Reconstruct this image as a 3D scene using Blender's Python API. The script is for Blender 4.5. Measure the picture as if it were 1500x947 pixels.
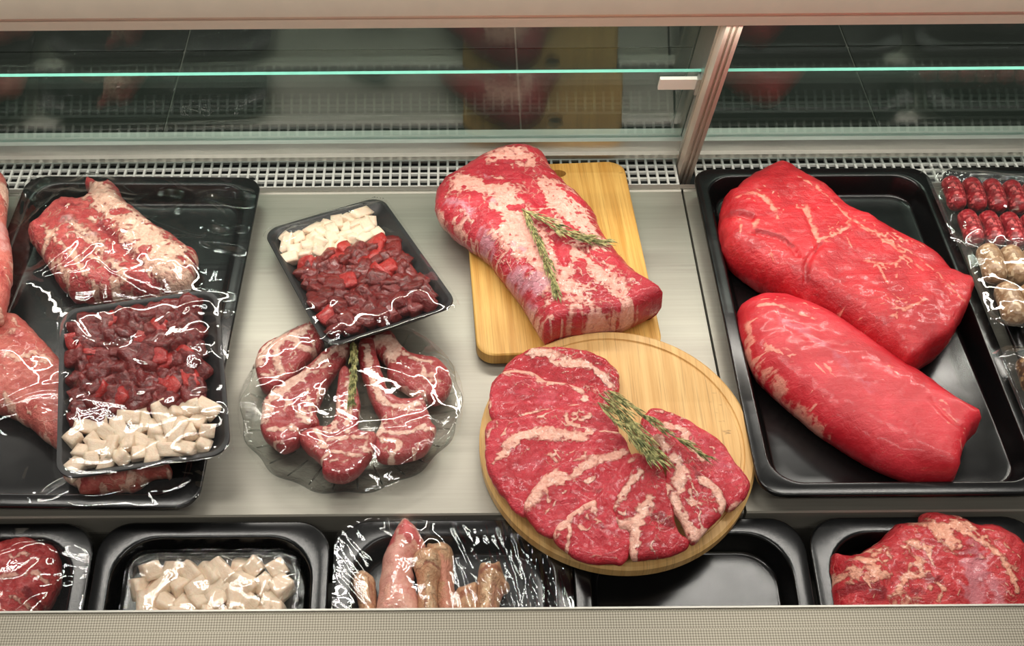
import bpy, math, random
import numpy as np
from mathutils import Vector, Matrix
from mathutils.geometry import delaunay_2d_cdt

for o in list(bpy.data.objects): bpy.data.objects.remove(o)
SC = bpy.context.scene
COL = SC.collection
rng = np.random.RandomState(7)
random.seed(7)

# ------------------------------------------------------------------ camera
FPX, PX0, PY0, CAMH = 1720.0, 675.0, 473.5, 1.07
PITCH, ROLL = math.radians(48), math.radians(0.42)
_fw = np.array([0, math.cos(PITCH), -math.sin(PITCH)])
_u0 = np.array([0, math.sin(PITCH), math.cos(PITCH)])
_r0 = np.array([1., 0, 0])
_r = _r0*math.cos(ROLL) - _u0*math.sin(ROLL)
_u = _u0*math.cos(ROLL) + _r0*math.sin(ROLL)
_C = np.array([0, 0, CAMH])
def U(x, y, z=0.0):
    "pixel of the 1500x947 photo -> world point on the horizontal plane at height z"
    d = _fw*FPX + _r*(x-PX0) + _u*(PY0-y)
    return _C + d*((z-CAMH)/d[2])
cam = bpy.data.cameras.new('camera')
cam.sensor_width = 36.0
cam.lens = 36.0*FPX/1500.0
cam.shift_x = (750.0-PX0)/1500.0
cam.clip_start = 0.02
camo = bpy.data.objects.new('camera', cam)
COL.objects.link(camo)
m = Matrix.Identity(4)
for i in range(3):
    m[i][0] = _r[i]; m[i][1] = _u[i]; m[i][2] = -_fw[i]; m[i][3] = _C[i]
camo.matrix_world = m
SC.camera = camo

# ------------------------------------------------------------------ world, lights, exposure
W = bpy.data.worlds.new('shop_interior'); SC.world = W
W.use_nodes = True
W.node_tree.nodes['Background'].inputs[0].default_value = (1.0, 0.95, 0.88, 1)
W.node_tree.nodes['Background'].inputs[1].default_value = 0.13
def area(name, loc, target, sx, sy, power, col):
    l = bpy.data.lights.new(name, 'AREA'); l.shape = 'RECTANGLE'; l.size = sx; l.size_y = sy
    l.energy = power; l.color = col
    o = bpy.data.objects.new(name, l); COL.objects.link(o)
    o.location = loc
    d = Vector(target)-Vector(loc)
    z = (-d).normalized(); x = Vector((1, 0, 0)); y = z.cross(x).normalized(); x = y.cross(z)
    mm = Matrix((x, y, z)).transposed().to_4x4(); mm.translation = loc
    o.matrix_world = mm
    return o
TUBE = (1.0, 0.96, 0.88)
for tx in (-0.80, 0.95):
    for ty in (0.93, 1.03, 1.13, 1.23):
        area('ceiling_tube', (tx, ty, 2.35), (tx, ty, 0), 1.3, 0.020, 5.6, TUBE)
    for ty in (2.95, 3.06):
        area('ceiling_tube', (tx, ty, 2.6), (tx, ty, 0), 1.3, 0.020, 10.0, TUBE)
    for ty in (-0.75, -0.64):
        area('ceiling_tube', (tx, ty, 2.35), (tx, ty, 0), 1.3, 0.020, 8.0, TUBE)  # customer-side row, added to brighten the rail and meats from in front
area('canopy_led_strip', (0.1, 1.125, 0.313), (0.1, 0.95, 0), 2.0, 0.012, 4.8, (1.0, 0.95, 0.86))
vs = SC.view_settings
vs.view_transform = 'Standard'; vs.look = 'None'; vs.gamma = 1.0; vs.use_curve_mapping = False
vs.exposure = -0.12
SC.cycles.max_bounces = 8
SC.cycles.transparent_max_bounces = 24

# ------------------------------------------------------------------ helpers: materials
def lin(c):
    c = [x/255.0 for x in c]
    return tuple((x/12.92 if x <= 0.04045 else ((x+0.055)/1.055)**2.4) for x in c) + (1.0,)
class NT:
    def __init__(s, name):
        s.m = bpy.data.materials.new(name); s.m.use_nodes = True
        s.t = s.m.node_tree; s.t.nodes.clear()
        s.out = s.t.nodes.new('ShaderNodeOutputMaterial')
    def n(s, typ, ins=None, **kw):
        nd = s.t.nodes.new('ShaderNode'+typ)
        for k, v in kw.items(): setattr(nd, k, v)
        for k, v in (ins or {}).items(): s.set(nd, k, v)
        return nd
    def set(s, nd, k, v):
        sock = nd.inputs[k]
        if isinstance(v, bpy.types.NodeSocket): s.t.links.new(v, sock)
        elif isinstance(v, bpy.types.Node): s.t.links.new(v.outputs[0], sock)
        else: sock.default_value = v
    def math(s, op, a, b=0.0, clamp=False):
        return s.n('Math', {0: a, 1: b}, operation=op, use_clamp=clamp).outputs[0]
    def mix(s, f, a, b, bt='MIX'):
        nd = s.n('Mix', data_type='RGBA', blend_type=bt)
        s.set(nd, 0, f); s.set(nd, 6, a); s.set(nd, 7, b)
        return nd.outputs[2]
    def smooth(s, v, a, b, lo=0.0, hi=1.0):
        nd = s.n('MapRange', {0: v, 1: a, 2: b, 3: lo, 4: hi}, interpolation_type='SMOOTHSTEP')
        return nd.outputs[0]
    def coords(s, scale=(1, 1, 1), rot=(0, 0, 0)):
        tc = s.n('TexCoord')
        mp = s.n('Mapping', {0: tc.outputs['Object'], 2: rot, 3: scale})
        return mp.outputs[0]
    def noise(s, v, scale, detail=4.0, rough=0.5, dist=0.0):
        return s.n('TexNoise', {'Vector': v, 'Scale': scale, 'Detail': detail, 'Roughness': rough, 'Distortion': dist}).outputs[0]
    def bump(s, h, strength, dist, normal=None):
        b = s.n('Bump', {'Height': h, 'Strength': strength, 'Distance': dist})
        if normal is not None: s.set(b, 'Normal', normal)
        return b.outputs[0]
    def schlick(s, ior, nm=None):
        "Fresnel reflectance that is the same from either side of a thin sheet"
        f0 = ((ior-1)/(ior+1))**2
        lw = s.n('LayerWeight', {'Blend': 0.5})
        if nm is not None: s.set(lw, 'Normal', nm)
        return s.math('ADD', f0, s.math('MULTIPLY', s.math('POWER', lw.outputs['Facing'], 5.0), 1-f0))
    def done(s, sh):
        s.t.links.new(sh.outputs[0] if isinstance(sh, bpy.types.Node) else sh, s.out.inputs[0]); return s.m
    def pbr(s, col, rough=0.4, metal=0.0, normal=None, spec=0.5, sss=0.0, coat=0.0):
        p = s.n('BsdfPrincipled')
        s.set(p, 'Base Color', col); s.set(p, 'Roughness', rough); s.set(p, 'Metallic', metal)
        s.set(p, 'Specular IOR Level', spec)
        if normal is not None: s.set(p, 'Normal', normal)
        if sss:
            s.set(p, 'Subsurface Weight', sss); s.set(p, 'Subsurface Radius', (1.0, 0.25, 0.15)); s.set(p, 'Subsurface Scale', 0.006)
        if coat:
            s.set(p, 'Coat Weight', coat); s.set(p, 'Coat Roughness', 0.12)
        return s.done(p)

def plain(name, col, rough=0.4, metal=0.0, spec=0.5, nscale=40., namt=0.08, bstr=0.0):
    t = NT(name); v = t.coords()
    nz = t.noise(v, nscale, 4)
    c = t.mix(nz, lin([max(0, x*(1-namt)) for x in col]), lin([min(255, x*(1+namt)) for x in col]))
    nm = t.bump(t.noise(v, nscale*8, 3), bstr, 0.001) if bstr else None
    return t.pbr(c, rough, metal, nm, spec)

def steel(name, col, rough=0.42, stretch=(6, 260, 60), metal=0.85):
    t = NT(name); v = t.coords(stretch)
    a = t.noise(v, 1.0, 6, 0.6); b = t.noise(t.coords(), 9.0, 4)
    c = t.mix(a, lin([x*0.9 for x in col]), lin([min(255, x*1.08) for x in col]))
    c = t.mix(t.math('MULTIPLY', b, 0.25), c, lin([x*0.78 for x in col]))
    r = t.math('ADD', t.math('MULTIPLY', a, 0.12), rough-0.06)
    return t.pbr(c, r, metal, t.bump(a, 0.05, 0.0006))

def meat(name, c1, c2, fat, mem=(190, 130, 150), dark=(110, 10, 20), vein=0.0, vscale=45., rough=0.36, bump=0.35,
         fib=(30, 160, 60), frot=(0, 0, 0), sss=0.03, coat=0.35, fatnoise=0.75, n1s=22., fleck=0.25):
    """raw meat: lean mottled red, painted fat/dark/membrane fields sharpened by noise, fine grain relief"""
    t = NT(name); v = t.coords()
    at = t.n('Attribute', attribute_name='paint')
    sp = t.n('SeparateColor', {0: at.outputs['Color']})
    big = t.noise(v, n1s, 5, 0.6, 0.4)
    fine = t.noise(v, 130., 5, 0.65, 0.8)
    fine2 = t.noise(v, 420., 3, 0.6)
    lean = t.mix(t.smooth(big, 0.32, 0.68), lin(c1), lin(c2))
    grain = t.noise(t.coords(fib, frot), 1.0, 5, 0.65, 0.5)
    lean = t.mix(t.smooth(grain, 0.52, 0.75, 0, 0.30), lean, lin([min(255, x*0.8+50) for x in c2]))
    lean = t.mix(t.smooth(grain, 0.48, 0.28, 0, 0.35), lean, lin(dark))
    dk = t.smooth(t.math('ADD', sp.outputs[1], t.math('MULTIPLY', t.math('SUBTRACT', fine, 0.5), 0.5)), 0.35, 0.65, 0, 0.75)
    lean = t.mix(dk, lean, lin(dark))
    fv = t.math('ADD', sp.outputs[0], t.math('MULTIPLY', t.math('SUBTRACT', fine, 0.5), fatnoise))
    fv = t.math('ADD', fv, t.math('MULTIPLY', t.math('SUBTRACT', grain, 0.5), 0.55))
    fm = t.smooth(fv, 0.40, 0.66)
    fl = t.math('MULTIPLY', t.smooth(t.noise(t.coords(tuple(6*q for q in fib), frot), 1.0, 2, 0.5, 1.0), 0.60, 0.72), fleck)
    fm = t.math('MAXIMUM', fm, t.math('MULTIPLY', fl, t.smooth(big, 0.35, 0.6)))
    if vein > 0:
        wv = t.n('Mix', data_type='VECTOR')
        t.set(wv, 0, 0.035); t.set(wv, 4, v)
        nz = t.n('TexNoise', {'Vector': v, 'Scale': 30., 'Detail': 4.})
        t.set(wv, 5, nz.outputs[1])
        vo = t.n('TexVoronoi', {'Vector': wv.outputs[1], 'Scale': vscale}, feature='DISTANCE_TO_EDGE')
        ve = t.smooth(vo.outputs[0], 0.05, 0.0, 0, 1)
        msk = t.smooth(t.noise(v, 28., 3), 0.5, 0.66)
        fm = t.math('MAXIMUM', fm, t.math('MULTIPLY', t.math('MULTIPLY', ve, msk), vein))
    fcol = t.mix(t.smooth(fine, 0.3, 0.75), lin([min(255, x*1.04) for x in fat]), lin([fat[0]*0.93, fat[1]*0.80, fat[2]*0.78]))
    c = t.mix(fm, lean, fcol)
    c = t.mix(t.smooth(fine2, 0.35, 0.7, 0.0, 0.30), c, t.mix(0.5, c, lin(dark)))
    mm = t.smooth(t.math('ADD', sp.outputs[2], t.math('MULTIPLY', t.math('SUBTRACT', big, 0.5), 0.6)), 0.3, 0.75, 0, 0.8)
    c = t.mix(mm, c, lin(mem))
    h = t.math('ADD', t.math('MULTIPLY', grain, 0.6), t.math('ADD', t.math('MULTIPLY', fine, 0.7), t.math('MULTIPLY', fm, 0.35)))
    h = t.math('ADD', h, t.math('MULTIPLY', fine2, 0.2))
    return t.pbr(c, rough, 0.0, t.bump(h, min(1.0, bump*1.8), 0.006), 0.5, sss, coat)

def film_mat(name, ior=1.42, rough=0.04, tint=(1, 1, 1, 1), bump=0.25, gain=1.0, haze=0.015):
    t = NT(name); v = t.coords()
    nm = t.bump(t.noise(v, 55., 3, 0.5, 1.2), bump, 0.004)
    fr = t.math('MULTIPLY', t.schlick(ior, nm), gain, True)
    tr = t.n('BsdfTransparent', {0: tint})
    gl = t.n('BsdfGlossy', {'Color': (1, 1, 1, 1), 'Roughness': rough, 'Normal': nm})
    df = t.n('BsdfDiffuse', {0: (0.8, 0.8, 0.8, 1)})
    a = t.n('MixShader', {0: haze, 1: tr, 2: df})
    return t.done(t.n('MixShader', {0: fr, 1: a.outputs[0], 2: gl.outputs[0]}))

def bamboo(name, c1, c2, rot, pitch=90., seam=True):
    t = NT(name); v = t.coords((pitch, 3.0, 3.0), (0, 0, rot))
    a = t.noise(v, 1.0, 6, 0.7, 0.2)
    c = t.mix(t.smooth(a, 0.3, 0.7), lin(c1), lin(c2))
    f = t.noise(t.coords((pitch*7, 9.0, 9.0), (0, 0, rot)), 1.0, 3, 0.6)
    c = t.mix(t.smooth(f, 0.5, 0.75, 0, 0.6), c, lin([x*0.72 for x in c1]))
    k = t.noise(t.coords((60, 190, 60), (0, 0, rot)), 1.0, 2, 0.5)
    gate = t.noise(t.coords((22, 9, 22), (0, 0, rot)), 1.0, 1)
    kn = t.math('MULTIPLY', t.smooth(k, 0.6, 0.7), t.smooth(gate, 0.62, 0.66))
    c = t.mix(t.math('MULTIPLY', kn, 0.6), c, lin([x*0.5 for x in c1]))
    return t.pbr(c, 0.45, 0.0, t.bump(f, 0.08, 0.0006), 0.4)

# ------------------------------------------------------------------ helpers: objects and meshes
def tag(o, label=None, cat=None, group=None, kind=None):
    if label: o['label'] = label
    if cat: o['category'] = cat
    if group: o['group'] = group
    if kind: o['kind'] = kind
    return o
def empty(name, loc=(0, 0, 0)):
    o = bpy.data.objects.new(name, None); o.empty_display_size = 0.02
    o.location = loc; COL.objects.link(o); return o
def link(name, me, mat, parent=None, loc=None):
    o = bpy.data.objects.new(name, me); COL.objects.link(o)
    if mat is not None and len(me.materials) == 0: me.materials.append(mat)
    if loc is not None: o.location = loc
    if parent is not None: o.parent = parent
    return o
def mesh(name, v, f, mat=None, smooth=True):
    me = bpy.data.meshes.new(name)
    me.from_pydata([tuple(map(float, p)) for p in v], [], [tuple(int(i) for i in q) for q in f])
    if mat is not None: me.materials.append(mat)
    if smooth: me.polygons.foreach_set('use_smooth', np.ones(len(me.polygons), bool))
    me.update()
    return me
def sharp(me, deg=35):
    try: me.set_sharp_from_angle(angle=math.radians(deg))
    except Exception: pass
    return me
class MB:
    "collects boxes and tubes into one mesh"
    def __init__(s): s.v = []; s.f = []
    def add(s, v, f):
        b = len(s.v); s.v += [tuple(p) for p in v]; s.f += [tuple(i+b for i in q) for q in f]; return s
    def box(s, x0, x1, y0, y1, z0, z1):
        v = [(x, y, z) for z in (z0, z1) for y in (y0, y1) for x in (x0, x1)]
        return s.add(v, [(0, 2, 3, 1), (4, 5, 7, 6), (0, 1, 5, 4), (2, 6, 7, 3), (0, 4, 6, 2), (1, 3, 7, 5)])
    def extrude_x(s, prof, x0, x1):
        n = len(prof)
        v = [(x0, y, z) for y, z in prof] + [(x1, y, z) for y, z in prof]
        f = [(i, (i+1) % n, n+(i+1) % n, n+i) for i in range(n)] + [tuple(range(n-1, -1, -1)), tuple(range(n, 2*n))]
        return s.add(v, f)
    def tube(s, pts, rad, seg=8, cap=True):
        pts = np.asarray(pts, float); n = len(pts)
        rad = np.broadcast_to(np.asarray(rad, float), (n,))
        tg = np.gradient(pts, axis=0); tg /= np.linalg.norm(tg, axis=1)[:, None]+1e-12
        up = np.array([0, 0, 1.]) if abs(tg[0][2]) < 0.9 else np.array([1., 0, 0])
        v = []
        for i in range(n):
            a = np.cross(tg[i], up); a /= np.linalg.norm(a)+1e-12
            b = np.cross(a, tg[i])
            for k in range(seg):
                th = 2*math.pi*k/seg
                v.append(pts[i] + rad[i]*(a*math.cos(th)+b*math.sin(th)))
        f = [(i*seg+k, i*seg+(k+1) % seg, (i+1)*seg+(k+1) % seg, (i+1)*seg+k) for i in range(n-1) for k in range(seg)]
        if cap: f += [tuple(range(seg-1, -1, -1)), tuple(range((n-1)*seg, n*seg))]
        return s.add(v, f)
    def mesh(s, name, mat=None, smooth=False): return mesh(name, s.v, s.f, mat, smooth)

def vnoise(p, freq, octv=3, seed=0, gain=0.5):
    "numpy value noise, about -1..1"
    p = np.asarray(p, float)*freq
    out = np.zeros(len(p)); amp = 1.0; tot = 0
    for o in range(octv):
        q = p + 17.3*o + seed*3.7
        i = np.floor(q).astype(np.int64); f = q-i; f = f*f*(3-2*f)
        acc = np.zeros(len(p))
        for dx in (0, 1):
            for dy in (0, 1):
                for dz in (0, 1):
                    h = ((i[:, 0]+dx)*73856093) ^ ((i[:, 1]+dy)*19349663) ^ ((i[:, 2]+dz)*83492791) ^ (seed*2654435 + o*977)
                    h = (h ^ (h >> 13))*1274126177 & 0x7fffffff
                    h = ((h ^ (h >> 16)) & 0xffff)/65535.0*2-1
                    w = (f[:, 0] if dx else 1-f[:, 0])*(f[:, 1] if dy else 1-f[:, 1])*(f[:, 2] if dz else 1-f[:, 2])
                    acc += w*h
        out += acc*amp; tot += amp; amp *= gain; p = p*2.03
    return out/tot
def catmull(pts, closed=True, n=12):
    P = np.asarray(pts, float); N = len(P); out = []
    rg = range(N) if closed else range(N-1)
    for i in rg:
        if closed: a, b, c, d = P[i-1], P[i], P[(i+1) % N], P[(i+2) % N]
        else: a, b, c, d = P[max(i-1, 0)], P[i], P[i+1], P[min(i+2, N-1)]
        for k in range(n):
            t = k/n
            out.append(0.5*((2*b)+(c-a)*t+(2*a-5*b+4*c-d)*t*t+(3*b-a-3*c+d)*t**3))
    if not closed: out.append(P[-1])
    return np.array(out)
def resample(poly, step, closed=True):
    P = np.vstack([poly, poly[:1]]) if closed else np.asarray(poly)
    seg = np.linalg.norm(np.diff(P, axis=0), axis=1); s = np.concatenate([[0], np.cumsum(seg)])
    n = max(8 if closed else 3, int(round(s[-1]/step)))
    q = np.linspace(0, s[-1], n, endpoint=not closed)
    return np.stack([np.interp(q, s, P[:, k]) for k in range(P.shape[1])], 1)
def segdist(p, poly, closed=True):
    A = np.asarray(poly); B = np.roll(A, -1, axis=0) if closed else A[1:]
    if not closed: A = A[:-1]
    best = np.full(len(p), 1e9)
    for a, b in zip(A, B):
        d = b-a; L = d@d+1e-18
        t = np.clip(((p-a)@d)/L, 0, 1)
        q = p-(a+t[:, None]*d)
        best = np.minimum(best, (q*q).sum(1))
    return np.sqrt(best)
def inside(p, poly):
    x, y = p[:, 0], p[:, 1]; r = np.zeros(len(p), bool)
    for (x1, y1), (x2, y2) in zip(poly, np.roll(poly, -1, axis=0)):
        c = ((y1 > y) != (y2 > y))
        with np.errstate(divide='ignore', invalid='ignore'):
            r ^= c & (x < (x2-x1)*(y-y1)/(y2-y1+1e-15)+x1)
    return r
def crop(off, sc, pts): return [(off[0]+x/sc, off[1]+y/sc) for x, y in pts]

OBST = {}       # heights of meat surfaces, for the films stretched over them
def blob(name, outline, z0, H, mat, strokes=(), zfun=None, step=0.004, R=None, under=0.35, amp=0.003, nf=35., seed=1,
         power=2.0, dome=0.0, label=None, cat='meat', group=None, edge_amp=0.002, cuts=(), key=None, sm=8, parent=None, fatw=1.0, face=None):
    """piece of meat: traced contour (photo pixels, laid down at its own height), rounded over with real thickness.
    strokes: (channel 0 fat /1 dark /2 membrane, width_px, strength, pixel points); cuts: (width_px, depth_m, pts)"""
    zf = zfun if zfun is not None else (lambda x, y: z0)
    zc = z0+under*H
    def W2(pts, hz):
        out = []
        for x, y in pts:
            q = U(x, y, hz)
            for _ in range(3): q = U(x, y, (zf(q[0], q[1])-z0)+hz)
            out.append(q[:2])
        return np.array(out)
    ol = resample(catmull(W2(outline, zc), True, sm), step)
    a = ol-np.roll(ol, 1, axis=0)
    area2 = np.sum(ol[:, 0]*np.roll(ol[:, 1], -1)-np.roll(ol[:, 0], -1)*ol[:, 1])
    if area2 < 0: ol = ol[::-1].copy()
    tg = np.roll(ol, -1, axis=0)-np.roll(ol, 1, axis=0); tg /= np.linalg.norm(tg, axis=1)[:, None]+1e-12
    nrm = np.stack([tg[:, 1], -tg[:, 0]], 1)
    if edge_amp:
        ol = ol + nrm*(vnoise(np.c_[ol, np.zeros(len(ol))], 90, 3, seed)*edge_amp)[:, None]
    N = len(ol)
    R = R or H*0.9
    pts = [ol]
    for d in (0.05*R, 0.18*R, 0.38*R):
        q = ol-nrm*d
        q = q[inside(q, ol)]
        if len(q): q = q[segdist(q, ol) > 0.85*d]
        if len(q): pts.append(q[::1])
    mn, mx = ol.min(0), ol.max(0)
    gx, gy = np.meshgrid(np.arange(mn[0], mx[0], step), np.arange(mn[1], mx[1], step*0.87))
    gx[::2] += step/2
    g = np.c_[gx.ravel(), gy.ravel()]
    g += rng.uniform(-0.15, 0.15, g.shape)*step
    g = g[inside(g, ol)]
    g = g[segdist(g, ol) > 0.38*R+0.5*step]
    P2 = np.vstack(pts+[g])
    c0 = ol.mean(0)
    vv, ee, ff, *_ = delaunay_2d_cdt([Vector(p) for p in P2], [(i, (i+1) % N) for i in range(N)], [], 1, 1e-7)
    if len(vv) < N: raise RuntimeError(name)
    V2 = np.array([tuple(v) for v in vv]); tri = [tuple(t) for t in ff]
    d = segdist(V2, ol)
    onb = d < 1e-6
    Rl = R
    if face is not None:       # a knife-cut end: steep face instead of a rounded flank
        dc = segdist(V2, W2(face, zc), False)
        Rl = R*(0.16+0.84*np.clip(dc/(1.3*R)-0.15, 0, 1))
    u = np.clip(d/Rl, 0, 1)
    prof = (1-(1-u)**power)**(1.0/power)
    dm = d.max()
    base = np.array([zf(x, y) for x, y in V2])
    hz = under*H + (1-under)*H*prof*(1-dome+dome*np.sqrt(np.clip(d/dm, 0, 1)))
    z = base+hz
    P3 = np.c_[V2, z]
    nz = vnoise(P3, nf, 4, seed)*amp + vnoise(P3, nf*5, 2, seed+5)*amp*0.25
    z = z + nz*np.clip(d/(0.25*R), 0.15, 1)
    for (wpx, dep, cp) in cuts:
        cw = W2(cp, z0+H*0.9); dd = segdist(V2, catmull(cw, False, 6), False)
        z -= dep*np.exp(-(dd/(wpx/1250.0))**2)
    paint = np.zeros((len(V2), 4)); paint[:, 3] = 1
    neg = np.zeros((len(V2), 3))
    for st in strokes:
        ch, wpx, stg, sp = st
        sw = catmull(W2(sp, z0+H*0.85), False, 6) if len(sp) > 2 else W2(sp, z0+H*0.85)
        wm = wpx/1250.0*(fatw if ch == 0 and stg > 0 else 1.0)
        dd = segdist(V2, sw, False)
        p3 = np.c_[V2, np.full(len(V2), 0.01*len(sw))]
        dd = dd+np.abs(vnoise(p3, 140, 3, seed+len(sp)))*wm*1.1
        val = abs(stg)*np.clip(1.0-dd/wm, 0, 1)**0.6
        if ch == 0 and stg > 0 and len(sw) > 2:
            tgs = np.gradient(sw, axis=0); ns = np.c_[-tgs[:, 1], tgs[:, 0]]; ns /= np.linalg.norm(ns, axis=1)[:, None]+1e-9
            for sgn, om in ((1, 1.25), (-1, 1.6), (1, 2.4)):
                w2 = max(0.0014, wm*0.22)
                d2 = segdist(V2+(np.c_[vnoise(p3, 70, 2, seed+3), vnoise(p3, 70, 2, seed+4)])*wm*1.2, sw+ns*sgn*wm*om, False)
                d2 = d2+np.clip(vnoise(p3, 55, 2, seed+8)+0.15, 0, 1)*w2*4
                val = np.maximum(val, 0.8*np.clip(1.0-d2/w2, 0, 1)**0.6)
        if stg >= 0: paint[:, ch] = np.maximum(paint[:, ch], val)
        else: neg[:, ch] = np.maximum(neg[:, ch], val)
    paint[:, :3] = np.clip(paint[:, :3]-neg, 0, 1)
    # underside: a ring turned under and a flat base
    nv = len(V2)
    idx = []
    for p in ol:
        k = np.argmin(((V2-p)**2).sum(1)); idx.append(k)
    rings = []
    verts = [tuple(p) for p in np.c_[V2-c0, z-z0]]
    faces = list(tri)
    prev = idx
    for (ins, zz) in ((0.12*min(R, H), 0.12*H), (0.3*min(R, H), 0.0)):
        ring = []
        for k, p in enumerate(ol):
            q = p-nrm[k]*ins
            ring.append(len(verts))
            verts.append((q[0]-c0[0], q[1]-c0[1], zf(q[0], q[1])-z0+zz))
        for k in range(N):
            faces.append((prev[k], ring[k], ring[(k+1) % N], prev[(k+1) % N]))
        prev = ring
    faces.append(tuple(reversed(prev)))
    me = mesh(name, verts, faces, mat)
    pa = np.zeros((len(verts), 4)); pa[:nv] = paint
    if len(prev):
        for r_i in range(2):
            pa[nv+r_i*N:nv+(r_i+1)*N] = paint[idx]
    ca = me.color_attributes.new('paint', 'FLOAT_COLOR', 'POINT')
    ca.data.foreach_set('color', pa.astype(np.float32).ravel())
    o = link(name, me, mat, parent, (c0[0], c0[1], z0))
    if label: tag(o, label, cat, group)
    if key: OBST.setdefault(key, []).append(np.c_[V2, z])
    return o

def rrect(hw, hl, r, n=7):
    r = max(1e-4, min(r, hw, hl)); out = []
    for cx, cy, a0 in ((hw-r, hl-r, 0), (-hw+r, hl-r, 90), (-hw+r, -hl+r, 180), (hw-r, -hl+r, 270)):
        for k in range(n):
            a = math.radians(a0+90*k/(n-1)); out.append((cx+r*math.cos(a), cy+r*math.sin(a)))
    return out
def loft(name, w, l, rings, mat, capa=True, capb=True, n=7, smooth=True, ang=40):
    "rings: (inset, z, corner radius)"
    v = []; f = []; M = 4*n
    for ins, z, r in rings: v += [(x, y, z) for x, y in rrect(w/2-ins, l/2-ins, r, n)]
    for j in range(len(rings)-1):
        for k in range(M):
            f.append((j*M+k, j*M+(k+1) % M, (j+1)*M+(k+1) % M, (j+1)*M+k))
    if capa: f.append(tuple(range(M-1, -1, -1)))
    if capb: f.append(tuple(range((len(rings)-1)*M, len(rings)*M)))
    return sharp(mesh(name, v, f, mat, smooth), ang)
def frame(corners, zs):
    "oriented rectangle from four pixel corners (back-left, back-right, front-right, front-left) at their heights"
    q = [U(a, b, z) for (a, b), z in zip(corners, zs)]
    c = sum(q)/4
    uu = (q[1]-q[0]+q[2]-q[3])/2; w = np.linalg.norm(uu); uu = uu/w
    vv_ = (q[0]-q[3]+q[1]-q[2])/2
    l = np.linalg.norm(vv_); vv_ = vv_/l
    nn = np.cross(uu, vv_); nn /= np.linalg.norm(nn)
    dg = uu+vv_; dg /= np.linalg.norm(dg); pg = np.cross(nn, dg)      # share the skew of the traced corners
    uu = (dg-pg)/math.sqrt(2); vv_ = (dg+pg)/math.sqrt(2)
    M = Matrix.Identity(4)
    for i in range(3):
        M[i][0] = uu[i]; M[i][1] = vv_[i]; M[i][2] = nn[i]; M[i][3] = c[i]
    return M, w, l

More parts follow.
